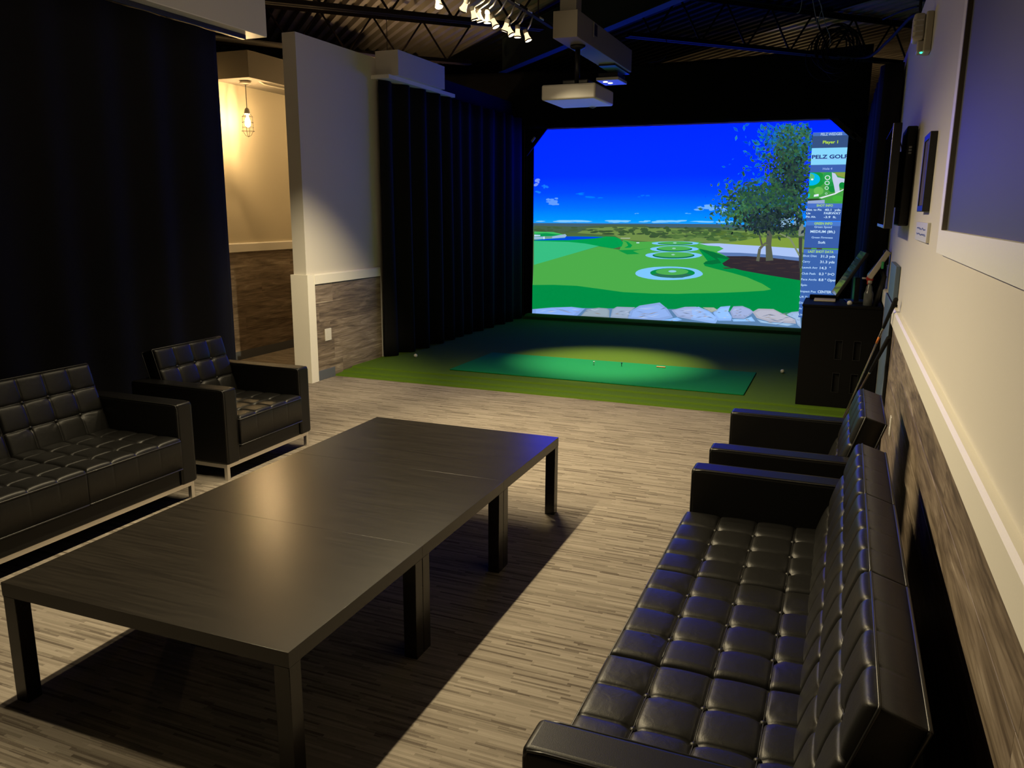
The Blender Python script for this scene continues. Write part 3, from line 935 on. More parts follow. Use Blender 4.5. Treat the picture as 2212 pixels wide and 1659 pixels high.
stone([A(1830, 1160), A(1990, 1120), A(2120, 1118), A(2240, 1150), A(2290, 1300), A(2060, 1270), A(1900, 1240)], (150, 170, 214), 5)
stone([B(60, 1120), B(200, 1180), B(320, 1280), B(280, 1345), B(-40, 1290), B(-60, 1140)], (140, 180, 240), 3)
stone([B(110, 1128), B(260, 1130), B(318, 1165), B(230, 1195)], (160, 168, 158), 1)
stone([B(250, 1200), B(350, 1120), B(480, 1108), B(450, 1180), B(500, 1255), B(490, 1305), B(320, 1305)], (140, 184, 250), 3)
stone([B(475, 1180), B(520, 1115), B(640, 1110), B(740, 1150), B(790, 1190), B(740, 1230), B(660, 1280), B(510, 1270)], (152, 168, 210), 5)
stone([B(500, 1285), B(660, 1290), B(760, 1250), B(810, 1315), B(520, 1315)], (140, 188, 244), 2)
stone([B(770, 1190), B(850, 1145), B(1050, 1150), B(1150, 1200), B(1340, 1290), B(1350, 1345), B(1000, 1320), B(830, 1270)], (172, 174, 190), 6)
stone([B(830, 1285), B(1000, 1330), B(1330, 1355), B(1240, 1375), B(880, 1330)], (150, 186, 220), 2)
stone([B(1220, 1220), B(1290, 1190), B(1400, 1180), B(1415, 1400), B(1370, 1360), B(1340, 1280)], (150, 178, 214), 2)
st.build('projected_stones', scr)

# score panel at the right of the picture, a flat picture with lettering
pn = Pic()
PX0, PX1 = -0.522, SX1
PL = 62
def zrow(f, x, y):
    return on_screen(*f(x, y))[2]
Z = lambda f, y, x=None: zrow(f, (1570 - (y - 290) * 0.075) if f is Cc else (1440 - (y - 340) * 0.075), y)
def band(z1, z0, c, x0=PX0, x1=PX1, layer=PL):
    y = YS - 0.0006 * layer
    pn.raw([(x0, y, z1), (x1, y, z1), (x1, y, z0), (x0, y, z0)], lin(*c))
zt = [Z(Cc, y) for y in (288, 336, 495, 717, 815, 1226, 1285, 1456, 1462, 1522)]
band(zt[0], zt[1], (70, 112, 190)); band(zt[1], zt[2], (54, 82, 130)); band(zt[2], zt[3], (136, 216, 255)); band(zt[3], zt[4], (62, 98, 176))
band(zt[4], zt[5], (70, 160, 70)); band(zt[5], zt[6], (72, 112, 200)); band(zt[6], zt[7], (58, 94, 168)); band(zt[8], zt[9], (76, 122, 204))
zb_ = [Z(B, y) for y in (38, 335, 356, 405, 1256)]
band(zb_[0], zb_[1], (58, 94, 168)); band(zb_[2], zb_[3], (72, 116, 200)); band(zb_[3], zb_[4], (60, 100, 172))
band(zb_[1], zb_[2], (70, 78, 60)); band(zb_[1] - 0.004, zb_[2], (80, 165, 75), PX0 + 0.1, PX0 + 0.17, PL + 1); band(zb_[1] - 0.004, zb_[2], (80, 165, 75), PX0 + 0.24, PX1, PL + 1)
zu = Z(Cc, 640); band(zu, zu - 0.004, (150, 160, 235), PX0 + 0.02, PX1 - 0.02, PL + 1)
# little course map
def pp_(pts, c, layer):
    y = YS - 0.0006 * layer
    out = []
    for (x, yy) in pts:
        q = on_screen(*Cc(x, yy))
        out.append((min(max(q[0], PX0), PX1), y, min(max(q[2], zt[5]), zt[4])))
    pn.raw(out, lin(*c))
def ell(cx, cy, rx, ry, n=20, a0=0, a1=2 * PI):
    return [(cx + rx * math.cos(a0 + (a1 - a0) * k / n), cy + ry * math.sin(a0 + (a1 - a0) * k / n)) for k in range(n)]
pp_([(1850, 815), (2010, 815), (2010, 890), (1870, 850)], (140, 160, 70), PL + 1)
pp_([(1825, 815), (1870, 830), (1900, 880), (2000, 900), (1985, 950), (1920, 990), (1930, 1060), (1870, 1090), (1850, 980), (1830, 900)], (196, 206, 236), PL + 2)
pp_(ell(1560, 905, 175, 125), (24, 150, 60), PL + 1)
pp_(ell(1545, 905, 125, 85), (0, 185, 235), PL + 2)
pp_(ell(1540, 875, 55, 45), (90, 190, 120), PL + 3)
pp_(ell(1565, 908, 16, 12), (235, 245, 255), PL + 4)
pp_(ell(1650, 1060, 65, 55), (104, 186, 84), PL + 2)
pp_(ell(1800, 900, 110, 100), (44, 160, 84), PL + 1)
pp_(ell(1830, 1010, 60, 70), (20, 140, 60), PL + 1)
pp_(ell(1960, 985, 40, 40), (14, 140, 60), PL + 3)
pp_(ell(1900, 1160, 70, 40), (70, 180, 60), PL + 2)
for (cx, cy, r) in ((1768, 885, 36), (1762, 955, 33), (1757, 1022, 26), (1750, 1095, 15)):
    pp_(ell(cx, cy, r, r * 0.85), (225, 240, 245), PL + 4)
    pp_(ell(cx, cy, r * 0.72, r * 0.6), (52, 168, 78), PL + 5)
pp_([(1590, 1110), (1650, 1100), (1650, 1130), (1585, 1138)], (225, 238, 250), PL + 3)
pp_([(1655, 1150), (1860, 1090), (1980, 1035), (1980, 1048), (1870, 1105), (1690, 1160)], (225, 232, 240), PL + 3)
pp_([(1495, 1095), (1535, 1100), (1530, 1140), (1495, 1150)], (0, 185, 240), PL + 2)
pp_([(1500, 1165), (1640, 1160), (1700, 1180), (1500, 1195)], (40, 60, 40), PL + 2)
pp_([(1490, 1192), (1730, 1178), (1730, 1228), (1488, 1228)], (150, 170, 215), PL + 3)
board = pn.build('scoreboard_panel', scr)

dg = None
def letter(text, f, x0, x1, ybase, cap, color, layer=PL + 8, bold=0.02):
    """lettering on the screen: left and right end, baseline and cap height in crop pixels"""
    cu = bpy.data.curves.new('lettering', 'FONT')
    cu.body = text
    cu.size = 1.0
    cu.offset = bold
    cu.resolution_u = 3
    to = bpy.data.objects.new('lettering_tmp', cu)
    col.objects.link(to)
    bpy.context.view_layer.update()
    me = bpy.data.meshes.new_from_object(to.evaluated_get(bpy.context.evaluated_depsgraph_get()))
    bpy.data.objects.remove(to)
    a = on_screen(*f(x0, ybase)); b_ = on_screen(*f(x1, ybase)); t = on_screen(*f(x0, ybase - cap))
    xs = [v.co.x for v in me.vertices]
    w = max(xs) - min(xs); mn = min(xs)
    sx = (b_[0] - a[0]) / w; sz = (t[2] - a[2]) / 0.70
    zc = (a[2] + b_[2]) / 2
    for v in me.vertices:
        v.co = Vector((min(a[0] + (v.co.x - mn) * sx, SX1), YS - 0.0006 * layer, zc + v.co.y * sz))
    at = me.color_attributes.new('picture', 'FLOAT_COLOR', 'POINT')
    c = lin(*color)
    for i in range(len(me.vertices)):
        at.data[i].color = (*c, 1)
    me.materials.clear(); me.materials.append(M['picture'])
    me.name = 'lettering'
    o = link('lettering', me, board)
    return o
W_ = (200, 230, 255); YG = (176, 226, 60); NV = (36, 52, 128)
letter('PELZ WEDGES', Cc, 1678, 1960, 325, 34, (180, 205, 240))
letter('Player 1', Cc, 1705, 1905, 432, 38, (190, 235, 40))
letter('PELZ GOLF', Cc, 1560, 2035, 630, 47, NV, bold=0.035)
letter('Hole 4', Cc, 1705, 1830, 780, 28, (150, 180, 235))
letter('SHOT INFO', Cc, 1622, 1838, 1268, 30, YG)
letter('Dist. to Pin', Cc, 1488, 1688, 1322, 26, W_)
letter('40.1  yds.', Cc, 1728, 1948, 1325, 28, W_)
letter('Lie', Cc, 1486, 1540, 1368, 26, W_)
letter('FAIRWAY', Cc, 1720, 1942, 1370, 30, W_)
letter('Pin Alt.', Cc, 1482, 1612, 1414, 24, W_)
letter('-3.9  ft.', Cc, 1718, 1882, 1420, 28, W_)
letter('GREEN INFO', Cc, 1592, 1830, 1506, 30, YG)
letter('Green Speed', Cc, 1592, 1824, 1550, 26, (170, 205, 245))
letter('MEDIUM (8ft.)', B, 1540, 1866, 140, 32, W_)
letter('Green Firmness', B, 1555, 1836, 214, 24, (170, 205, 245))
letter('Soft', B, 1642, 1738, 282, 30, W_)
letter('LAST SHOT DATA', B, 1510, 1846, 405, 30, YG)
for lab, val, yl, xv in (('Shot Dist', '31.3 yds', 458, 1675), ('Carry', '31.3 yds', 532, 1668), ('Launch Ang', '14.3  °', 612, 1665), ('Club Path', '0.3 ° I>O', 692, 1652), ('Face Angle', '8.8 ° Open', 770, 1648), ('Spin', '', 842, 0), ('Impact Pos', 'CENTER', 928, 1636)):
    x0 = 1440 - (yl - 458) * 0.072
    letter(lab, B, x0, x0 + 20.5 * len(lab), yl, 26, (176, 212, 250))
    if val:
        letter(val, B, xv, xv + {'31.3 yds': 192, '14.3  °': 145, '0.3 ° I>O': 205, '8.8 ° Open': 236, 'CENTER': 180}[val], yl + 10, 32, W_)
letter('L/R D', B, 1396, 1500, 1000, 26, (176, 212, 250))
letter('Dist', B, 1392, 1466, 1078, 26, (176, 212, 250))
letter('Av', B, 1388, 1430, 1152, 26, (176, 212, 250))
letter('Lie', B, 1382, 1440, 1232, 26, (176, 212, 250))

# corner braces of the screen frame
br = thing('corner_brace', 'black diagonal brace at the upper left corner of the screen', 'brace', (0, 0, 0))
MB().prism([(-4.68, 2.56), (-4.345, 2.96), (-4.40, 3.02), (-4.68, 3.02)], 1, 12.04, 12.08).build('brace_gusset', M['drape'], br)
MB().rbox(-0.045, 0.045, -0.012, 0.012, -0.018, 0.018, 0.01, 3, Matrix.Translation((-4.565, 12.02, 2.80)) @ Matrix.Rotation(math.radians(-50), 4, 'Y')).build('white_clip', M['whiteplastic'], br)
br = thing('corner_brace', 'black diagonal brace at the upper right corner of the screen', 'brace', (0, 0, 0))
MB().prism([(-0.33, 2.96), (-0.05, 2.715), (0.0, 2.68), (0.0, 3.02), (-0.33, 3.02)], 1, 12.04, 12.08).build('brace_gusset', M['drape'], br)
MB().bar((-0.30, 12.035, 2.985), (0.02, 12.035, 2.70), 0.02, 0.06).build('brace_bar', M['black'], br)
MB().bar((-0.02, 12.04, 2.76), (0.10, 12.04, 2.66), 0.03, 0.05).build('brace_end', M['black'], br)

# ------------------------------------------------------------------ lounge furniture
def tufted(nu, nv, U, V, T, seed, n=14, puff=0.0135, bdep=0.010):
    """buttoned cushion: U by V, thickness T, top surface near w = 0 and bottom at w = -T, edges rounded"""
    rnd_ = random.Random(seed)
    NU, NV = nu * n, nv * n
    but = [(U * i / nu, V * j / nv) for i in range(1, nu) for j in range(1, nv)]
    folds = []
    for (bu, bv) in but:
        for k in range(3):
            folds.append((bu, bv, rnd_.uniform(0, 2 * PI), rnd_.uniform(0.03, 0.075), rnd_.uniform(0.0015, 0.0040)))
    for (cu_, cv, a) in ((0, 0, 0.75), (U, 0, PI - 0.75), (0, V, -0.75), (U, V, PI + 0.75)):
        bu = U / nu if cu_ == 0 else U - U / nu
        bv = V / nv if cv == 0 else V - V / nv
        for da in (-0.35, 0.05, 0.4):
            folds.append((bu, bv, a + PI + da, 0.10, 0.0045))
    verts = []
    R = 0.022
    def crowd(k, cells):      # grid lines crowd towards the seams, so that the tufts stay crisp
        c_, f_ = divmod(k, n)
        f_ /= n
        return (c_ + 0.35 * f_ + 0.65 * (0.5 - 0.5 * math.cos(PI * f_))) / cells
    for j in range(NV + 1):
        for i in range(NU + 1):
            pu, pv = crowd(i, nu), crowd(j, nv)
            u, v = U * pu, V * pv
            a = abs(math.sin(PI * nu * pu)); b_ = abs(math.sin(PI * nv * pv))
            # outer rows keep their puff up to the rounded border
            if i < n / 2 or i > NU - n / 2: a = max(a, 0.55 + 0.45 * a)
            if j < n / 2 or j > NV - n / 2: b_ = max(b_, 0.55 + 0.45 * b_)
            w = puff * (a ** 0.26) * (b_ ** 0.26) - 0.003 * (math.exp(-(a / 0.10) ** 2) + math.exp(-(b_ / 0.10) ** 2))
            for (bu, bv) in but:
                d2 = (u - bu) ** 2 + (v - bv) ** 2
                if d2 < 0.004:
                    w -= bdep * math.exp(-d2 / 0.00028)
            for (bu, bv, an, ln, dp) in folds:
                du, dv = u - bu, v - bv
                s = du * math.cos(an) + dv * math.sin(an)
                if 0.006 < s < ln:
                    q = -du * math.sin(an) + dv * math.cos(an)
                    w -= dp * math.exp(-(q / 0.006) ** 2) * math.sin(PI * s / ln)
            e = min(u, U - u, v, V - v)
            if e < R:
                w -= R - math.sqrt(max(0.0, R * R - (R - e) ** 2))
            verts.append((u, v, w - puff * 0.6))
    W = NU + 1
    faces = [(j * W + i, j * W + i + 1, (j + 1) * W + i + 1, (j + 1) * W + i) for j in range(NV) for i in range(NU)]
    ring = [i for i in range(NU)] + [NU + j * W for j in range(NV)] + [NV * W + i for i in range(NU, 0, -1)] + [j * W for j in range(NV, 0, -1)]
    base = len(verts)
    for k in ring:
        verts.append((verts[k][0], verts[k][1], -T))
    m_ = len(ring)
    for k in range(m_):
        faces.append((ring[k], base + k, base + (k + 1) % m_, ring[(k + 1) % m_]))
    faces.append(tuple(range(base + m_ - 1, base - 1, -1)))
    # seams: thin cords lying in the creases along U
    cord_rows = []
    for j in range(1, nv):
        cords = MB(); cord_rows.append(cords)
        for i in range(nu):
            if i == 0:
                pts = []
            for k in range(4 if i < nu - 1 else 5):
                f = k / 4
                pts.append((U * (i + f) / nu, V * j / nv, -puff * 0.6 + 0.001 - bdep * 0.45 * (1 - math.sin(PI * f))))
        cords.tube(pts[1:-1], 0.0022, 5)
    border = MB()
    zb = -puff * 0.6 - R + 0.014
    c = 0.004
    for z in (zb - 0.004, -T + 0.006):
        border.tube([(c, 0.0, z), (U - c, 0.0, z), (U, c, z), (U, V - c, z), (U - c, V, z), (c, V, z), (0, V - c, z), (0, c, z)], 0.0038, 6, closed=True)
    return verts, faces, cord_rows, border, but, -puff * 0.6 - bdep * 0.55

def button_mesh():
    mb = MB().lathe([(0.0001, 0.007), (0.006, 0.0062), (0.0095, 0.003), (0.0105, -0.001), (0.008, -0.004)], (0, 0, 0), 12)
    return mb
button_data = None
cushion_cache = {}
def cushion(name, parent, nu, nv, U, V, T, mat4, seed):
    global button_data
    key = (nu, nv, round(U, 3), round(V, 3), round(T, 3), seed)
    if key not in cushion_cache:
        v, f, cords, border, but, bz = tufted(nu, nv, U, V, T, seed)
        o = MB().add(v, f, True).build(name, M['leather'], parent)
        c1 = [c_.build('seam_cord', M['piping'], o) for c_ in cords]
        c2 = border.build('piping', M['piping'], o)
        cushion_cache[key] = (o.data, [c_.data for c_ in c1], c2.data, but, bz)
    else:
        d = cushion_cache[key]
        o = link(name, d[0], parent)
        [link('seam_cord', e_, o) for e_ in d[1]]; link('piping', d[2], o)
    but, bz = cushion_cache[key][3], cushion_cache[key][4]
    for (bu, bv) in but:
        if button_data is None:
            b_ = button_mesh().build('button', M['leather'], o)
            button_data = b_.data
        else:
            b_ = link('button', button_data, o)
        b_.location = (bu, bv, bz)
    o.matrix_local = mat4
    return o

def lounge_seat(name, label, cat, n, cw, loc, rotz, seed, group):
    """n cushions of width cw between two arms; local x along the seat, y from the front edge to the back, z up"""
    t = thing(name, label, cat, loc, rotz, group)
    AW = 0.118
    L = n * cw + 2 * AW
    D = 0.76
    for k, x0 in enumerate((0.0, L - AW)):
        arm = MB().rbox(x0, x0 + AW, 0.0, D, 0.108, 0.60, 0.016, 4).build('armrest', M['leather_dark'], t)
        pw = MB()
        for xx in (x0 + 0.004, x0 + AW - 0.004):
            pw.tube([(xx, 0.006, 0.12), (xx, 0.006, 0.575), (xx, 0.014, 0.592), (xx, 0.05, 0.5955), (xx, D - 0.02, 0.5955)], 0.0035, 6)
        pw.build('piping', M['piping'], arm)
    MB().rbox(AW + 0.002, L - AW - 0.002, 0.012, D - 0.02, 0.108, 0.205, 0.010, 3).build('seat_base', M['leather_dark'], t)
    MB().rbox(AW + 0.002, L - AW - 0.002, 0.665, D, 0.15, 0.60, 0.016, 3).build('back_frame', M['leather_dark'], t)
    # chrome frame
    c = 0.0125
    z0 = 0.095
    fb = MB()
    fb.box(0.01, L - 0.01, 0.02, 0.045, z0 - c, z0 + c)
    fb.build('front_rail', M['chrome'], t)
    MB().box(0.01, L - 0.01, D - 0.05, D - 0.025, z0 - c, z0 + c).build('rear_rail', M['chrome'], t)
    for x in (0.01, L - 0.035):
        MB().box(x, x + 0.025, 0.045, D - 0.05, z0 - c, z0 + c).build('side_rail', M['chrome'], t)
        for y in (0.02, D - 0.05):
            MB().box(x, x + 0.025, y, y + 0.025, 0.0, z0 - c).build('leg', M['chrome'], t)
    # seat cushions
    for i in range(n):
        x0 = AW + i * cw
        TS = 0.195
        mt = Matrix.Translation((x0 + 0.002, -0.014, 0.405))
        cushion('seat_cushion', t, 4, 4, cw - 0.004, 0.62, TS, mt, seed + (i % 2))
    # back cushions lean back
    v = Vector((0, 0.300, 0.954)).normalized()
    u = Vector((1, 0, 0))
    w = u.cross(v)      # points to the front (-y)
    for i in range(n):
        x0 = AW + i * cw
        o = Vector((x0 + 0.003, 0.528, 0.388))
        mt = Matrix((( u.x, v.x, w.x, o.x), (u.y, v.y, w.y, o.y), (u.z, v.z, w.z, o.z), (0, 0, 0, 1)))
        cushion('back_cushion', t, 4, 3, cw - 0.006, 0.432, 0.118, mt, seed + 5 + (i % 2))
    return t
lounge_seat('leather_sofa', 'black tufted leather sofa along the right wall', 'sofa', 3, 0.641, (-0.541, 3.548, 0), math.radians(-90), 21, 'black tufted leather seating')
lounge_seat('leather_sofa', 'black tufted leather sofa in front of the left curtain', 'sofa', 3, 0.641, (-3.495, 1.400, 0), math.radians(90), 21, 'black tufted leather seating')
lounge_seat('leather_armchair', 'black tufted leather armchair beyond the right sofa, by the wall', 'armchair', 1, 0.662, (-0.518, 4.684, 0), math.radians(-90), 31, 'black tufted leather seating')
lounge_seat('leather_armchair', 'black tufted leather armchair at the left, near the hall opening', 'armchair', 1, 0.662, (-3.518, 3.852, 0), math.radians(91.2), 31, 'black tufted leather seating')

# ------------------------------------------------------------------ three coffee tables pushed together
def coffee_table(y0, y1, label):
    rot = math.radians(0.55)
    my = (y0 + y1) / 2 - 2.938            # the row is turned a little about its middle
    cx, cy = -1.996 - my * math.sin(rot), 2.938 + my * math.cos(rot)
    w, d = 1.190, y1 - y0
    t = thing('coffee_table', label, 'table', (cx, cy, 0), math.radians(0.55), 'low coffee tables pushed end to end')
    MB().rbox(-w / 2, w / 2, -d / 2, d / 2, 0.40, 0.45, 0.0006, 2).build('table_top', M['table'], t)
    lw = 0.056
    for sx in (-1, 1):
        for sy in (-1, 1):
            x = sx * (w / 2 - lw / 2 - 0.001); y = sy * (d / 2 - lw / 2 - 0.001)
            MB().rbox(x - lw / 2, x + lw / 2, y - lw / 2, y + lw / 2, 0.0, 0.40, 0.002, 2).build('leg', M['table'], t)
TY = [1.702, 2.526, 3.350, 4.174]
coffee_table(TY[0] , TY[1] - 0.0004, 'low black brown coffee table nearest the camera')
coffee_table(TY[1] + 0.0004, TY[2] - 0.0004, 'middle one of the three joined black brown coffee tables')
coffee_table(TY[2] + 0.0004, TY[3], 'black brown coffee table farthest away, nearest the turf')

# ------------------------------------------------------------------ cabinet with monitors at the right of the bay
cb = thing('simulator_cabinet', 'black podium cabinet with slotted front beside the right wall', 'cabinet', (0, 0, 0))
CX0, CX1, CY0, CY1, CZ = -0.285, 0.150, 7.37, 7.98, 0.94
CX1 = 0.345
ZF = 0.0
def frame_front(mb, x0, x1, z0, z1, slots, y0, y1):
    xs = sorted({x0, x1, *[s[0] for s in slots], *[s[1] for s in slots]})
    zs_ = sorted({z0, z1, *[s[2] for s in slots], *[s[3] for s in slots]})
    for a, b_ in zip(xs, xs[1:]):
        for c, d in zip(zs_, zs_[1:]):
            if any(s[0] <= a and b_ <= s[1] and s[2] <= c and d <= s[3] for s in slots):
                continue
            mb.box(a, b_, y0, y1, c, d)
    return mb
slots = [(0.005, 0.056, 0.479, 0.64), (0.151, 0.202, 0.479, 0.64), (0.002, 0.056, 0.190, 0.354), (0.152, 0.205, 0.190, 0.354)]
sl2 = [(0.004, 0.056, 0.479, 0.64), (0.151, 0.203, 0.479, 0.64), (0.004, 0.056, 0.190, 0.354), (0.151, 0.203, 0.190, 0.354)]
frame_front(MB(), CX0, CX1, 0.052, CZ - 0.02, sl2, CY0, CY0 + 0.018).build('front_panel', M['cabinet'], cb)
for s in sl2:
    f_ = MB()
    e = 0.004
    f_.box(s[0] - e, s[0], CY0 - 0.003, CY0, s[2] - e, s[3] + e).box(s[1], s[1] + e, CY0 - 0.003, CY0, s[2] - e, s[3] + e)
    f_.box(s[0], s[1], CY0 - 0.003, CY0, s[2] - e, s[2]).box(s[0], s[1], CY0 - 0.003, CY0, s[3], s[3] + e)
    f_.build('vent_frame', M['black'], cb)
    MB().box(s[0], s[1], CY0 + 0.02, CY0 + 0.024, s[2], s[3]).build('vent_back', M['blackmatt'], cb)
MB().box(CX0, CX0 + 0.018, CY0 + 0.018, CY1, 0.052, CZ - 0.02).build('side_panel', M['cabinet'], cb)
MB().box(CX1 - 0.018, CX1, CY0 + 0.024, CY1, 0.052, CZ - 0.02).build('side_panel', M['cabinet'], cb)
MB().box(CX0 + 0.018, CX1 - 0.018, CY1 - 0.018, CY1, 0.052, CZ - 0.02).build('back_panel', M['cabinet'], cb)
MB().rbox(CX0 - 0.006, CX1, CY0 - 0.006, CY1, CZ - 0.02, CZ, 0.003, 2).build('cabinet_top', M['cabinet'], cb)
tag(MB().rbox(CX0 + 0.03, 0.0, CY1 - 0.09, CY1 - 0.02, CZ, CZ + 0.035, 0.006).build('equipment_tray', M['cabinet']), 'low black tray at the back of the cabinet top', 'tray')
o = MB().rbox(-0.21, -0.03, CY0 + 0.30, CY0 + 0.50, CZ, CZ + 0.012, 0.003).build('score_pad', M['paper'])
tag(o, 'cream pad of paper lying on the black cabinet', 'paper pad')
ball((0.085, CY0 + 0.05, CZ), 'white golf ball lying on the front edge of the black cabinet')

# tilted touch screen, seen from its edge
tm = thing('touch_monitor', 'tilted touch monitor with bright bluish face on the cabinet', 'monitor', (0.085, 7.62, CZ), math.radians(6.5))
ang = math.radians(-28)
def tilt(x, z, a):
    return Matrix.Translation((x, 0, z)) @ Matrix.Rotation(a, 4, 'Y')
Rm = Matrix.Translation((0.0, 0, 0.245)) @ Matrix.Rotation(math.radians(30), 4, 'Y')
def place(mb, nm, mat, par, mtx):
    o = mb.build(nm, mat, par)
    o.matrix_local = mtx
    return o
place(MB().rbox(-0.012, 0.014, -0.01, 0.35, -0.22, 0.22, 0.005), 'monitor_body', M['black'], tm, Rm)
place(MB().box(-0.0145, -0.0122, -0.006, 0.345, -0.216, 0.216), 'monitor_face', M['mirrorface'], tm, Rm)
MB().rbox(0.04, 0.08, 0.05, 0.20, 0.0, 0.22, 0.008).build('stand', M['black'], tm)
MB().rbox(-0.02, 0.14, 0.0, 0.26, 0.0, 0.014, 0.004).build('stand_foot', M['black'], tm)
t2 = thing('wall_monitor', 'pale tilted monitor on a black arm beside the right wall', 'monitor', (0.285, 7.40, 1.29))
R2 = Matrix.Rotation(math.radians(30), 4, 'Y')
place(MB().rbox(-0.024, 0.020, -0.02, 0.15, -0.13, 0.13, 0.008), 'monitor_body', M['beige'], t2, R2)
place(MB().box(-0.0262, -0.0242, 0.0, 0.135, -0.115, 0.115), 'monitor_face', M['glossblack'], t2, R2)
MB().tube([(0.02, 0.06, -0.03), (0.05, 0.06, -0.10), (0.03, 0.06, -0.20), (0.0, 0.06, -0.35)], 0.020, 8).build('monitor_arm', M['black'], t2)
MB().rbox(0.025, 0.070, 0.0, 0.12, 0.0, 0.12, 0.01).build('bracket', M['blackmatt'], t2)
MB().rbox(0.015, 0.035, -0.03, 0.0, -0.03, 0.03, 0.006).build('reflection_patch', M['greenreflect'], t2)  # a green reflection, put in as a small coloured block

sb = thing('spray_bottle', 'clear spray bottle with a red trigger head on the cabinet', 'spray bottle', (0.228, 7.47, CZ))
MB().lathe([(0.0001, 0), (0.034, 0.0), (0.038, 0.006), (0.038, 0.10), (0.034, 0.115), (0.027, 0.13), (0.025, 0.16), (0.014, 0.18), (0.0135, 0.20), (0.0001, 0.20)], (0, 0, 0), 18).build('bottle', M['bottle'], sb)
MB().lathe([(0.0001, 0.19), (0.018, 0.19), (0.018, 0.215), (0.0001, 0.215)], (0, 0, 0), 14).build('collar', M['beige'], sb)
MB().rbox(-0.03, 0.025, -0.012, 0.012, 0.212, 0.25, 0.008).rbox(-0.022, -0.012, -0.006, 0.006, 0.18, 0.215, 0.004).build('trigger_head', M['red'], sb)
MB().lathe([(0.0001, 0), (0.008, 0), (0.008, 0.03), (0.006, 0.034), (0.0001, 0.034)], (-0.03, 0, 0.232), 10, axis=(-1, 0, 0)).build('nozzle', M['whiteplastic'], sb)

bp_ = thing('leaning_board', 'tall narrow board against the right wall behind the clubs, tinted with blue screen light', 'board', (0, 0, 0))
MB().rbox(0.325, 0.332, 5.95, 6.75, 0.0, 1.12, 0.003).build('face', M['bluelit_panel'], bp_)  # blue light from the screen is put into the face colour
MB().rbox(0.332, 0.349, 5.95, 6.75, 0.0, 1.12, 0.003).build('core', M['blackmatt'], bp_)
MB().rbox(0.336, 0.364, 6.0, 6.65, 1.12, 1.36, 0.003).build('upper_face', M['bluelit_panel'], bp_)

def club(top, bottom, grip_len, shaft_mat, label, collar=None):
    top, bottom = Vector(top), Vector(bottom)
    d = (bottom - top).normalized()
    t = thing('golf_club', label, 'golf club', tuple(bottom), 0, 'golf clubs leaning in the corner')
    P = lambda s: top + d * s - bottom
    L = (bottom - top).length
    MB().tube([P(0), P(0.01), P(grip_len)], [0.012, 0.015, 0.010], 10).build('grip', M['blackmatt'], t)
    MB().tube([P(grip_len), P(L - 0.03)], [0.0075, 0.0052], 8).build('shaft', shaft_mat, t)
    MB().lathe([(0.009, 0), (0.0095, 0.012), (0.0085, 0.02)], tuple(P(grip_len + 0.0)), 10, axis=tuple(d)).build('ferrule', M['steel_shaft'], t)
    if collar:
        MB().tube([P(grip_len + 0.10), P(grip_len + 0.17)], [0.0082, 0.0080], 8).build('shaft_label', collar, t)
    MB().rbox(-0.05, 0.05, -0.025, 0.025, -0.02, 0.03, 0.014).build('club_head', M['steel'], t)
club((0.334, 5.62, 1.18), (0.085, 6.72, 0.04), 0.30, M['steel_shaft'], 'golf club with a thick dark grip leaning high on the wall', M['orange'])
club((0.322, 5.72, 0.92), (0.075, 6.62, 0.04), 0.42, M['wood_shaft'], 'lower golf club with a white butt cap leaning behind the armchair')
o = None

# ------------------------------------------------------------------ things on the right wall
tv = thing('television', 'wall mounted black television seen edge on above the cabinet', 'television', (0, 0, 0))
MB().rbox(0.222, 0.268, 5.62, 6.73, 1.615, 2.25, 0.006).build('case', M['black'], tv)
MB().box(0.2195, 0.2222, 5.635, 6.715, 1.635, 2.235).build('screen', M['dimscreen'], tv)
MB().rbox(0.2170, 0.2225, 5.619, 5.637, 1.617, 2.248, 0.0015, 2).build('bezel', M['steel_shaft'], tv)
MB().rbox(0.2170, 0.2225, 5.637, 6.72, 1.617, 1.637, 0.0015, 2).build('bezel', M['steel_shaft'], tv)
MB().box(0.268, 0.31, 5.95, 6.4, 1.75, 2.1).build('mount_arm', M['blackmatt'], tv)
MB().tube([(0.27, 5.80, 2.16), (0.285, 5.74, 2.10), (0.30, 5.80, 2.12)], 0.004, 6).build('cable', M['black'], tv)
sp = thing('wall_speaker', 'flat black box with a white mark on the wall behind the television', 'speaker', (0, 0, 0))
MB().rbox(0.305, XR, 5.79, 6.25, 1.63, 2.245, 0.010).build('case', M['black'], sp)
for dz in (0.0, 0.018, 0.036):
    MB().rbox(0.325, 0.342, 5.788, 5.791, 2.075 + dz, 2.087 + dz, 0.001, 1).build('white_mark', M['whitemark'], sp)
pf = thing('picture_frame', 'small black picture frame hanging on the right wall', 'picture', (0, 0, 0))
y0, y1, z0, z1, xf = 4.42, 4.74, 1.716, 2.09, 0.334
MB().rbox(xf, XR, y0, y0 + 0.03, z0, z1, 0.003).build('side', M['black'], pf)
MB().rbox(xf, XR, y1 - 0.03, y1, z0, z1, 0.003).build('side', M['black'], pf)
MB().rbox(xf, XR, y0 + 0.03, y1 - 0.03, z0, z0 + 0.03, 0.003).build('bottom', M['black'], pf)
MB().rbox(xf, XR, y0 + 0.03, y1 - 0.03, z1 - 0.03, z1, 0.003).build('top', M['black'], pf)
MB().box(xf + 0.006, XR, y0 + 0.03, y1 - 0.03, z0 + 0.03, z1 - 0.03).build('print', M['art'], pf)
pl = thing('wall_plaque', 'small pale wall plaque with faint blue lettering under the picture', 'sign', (0, 0, 0))
MB().rbox(0.353, XR, 4.27, 4.93, 1.570, 1.664, 0.002, 2).build('block', M['whiteplastic'], pl)
sc_ = MB()
rr = random.Random(5)
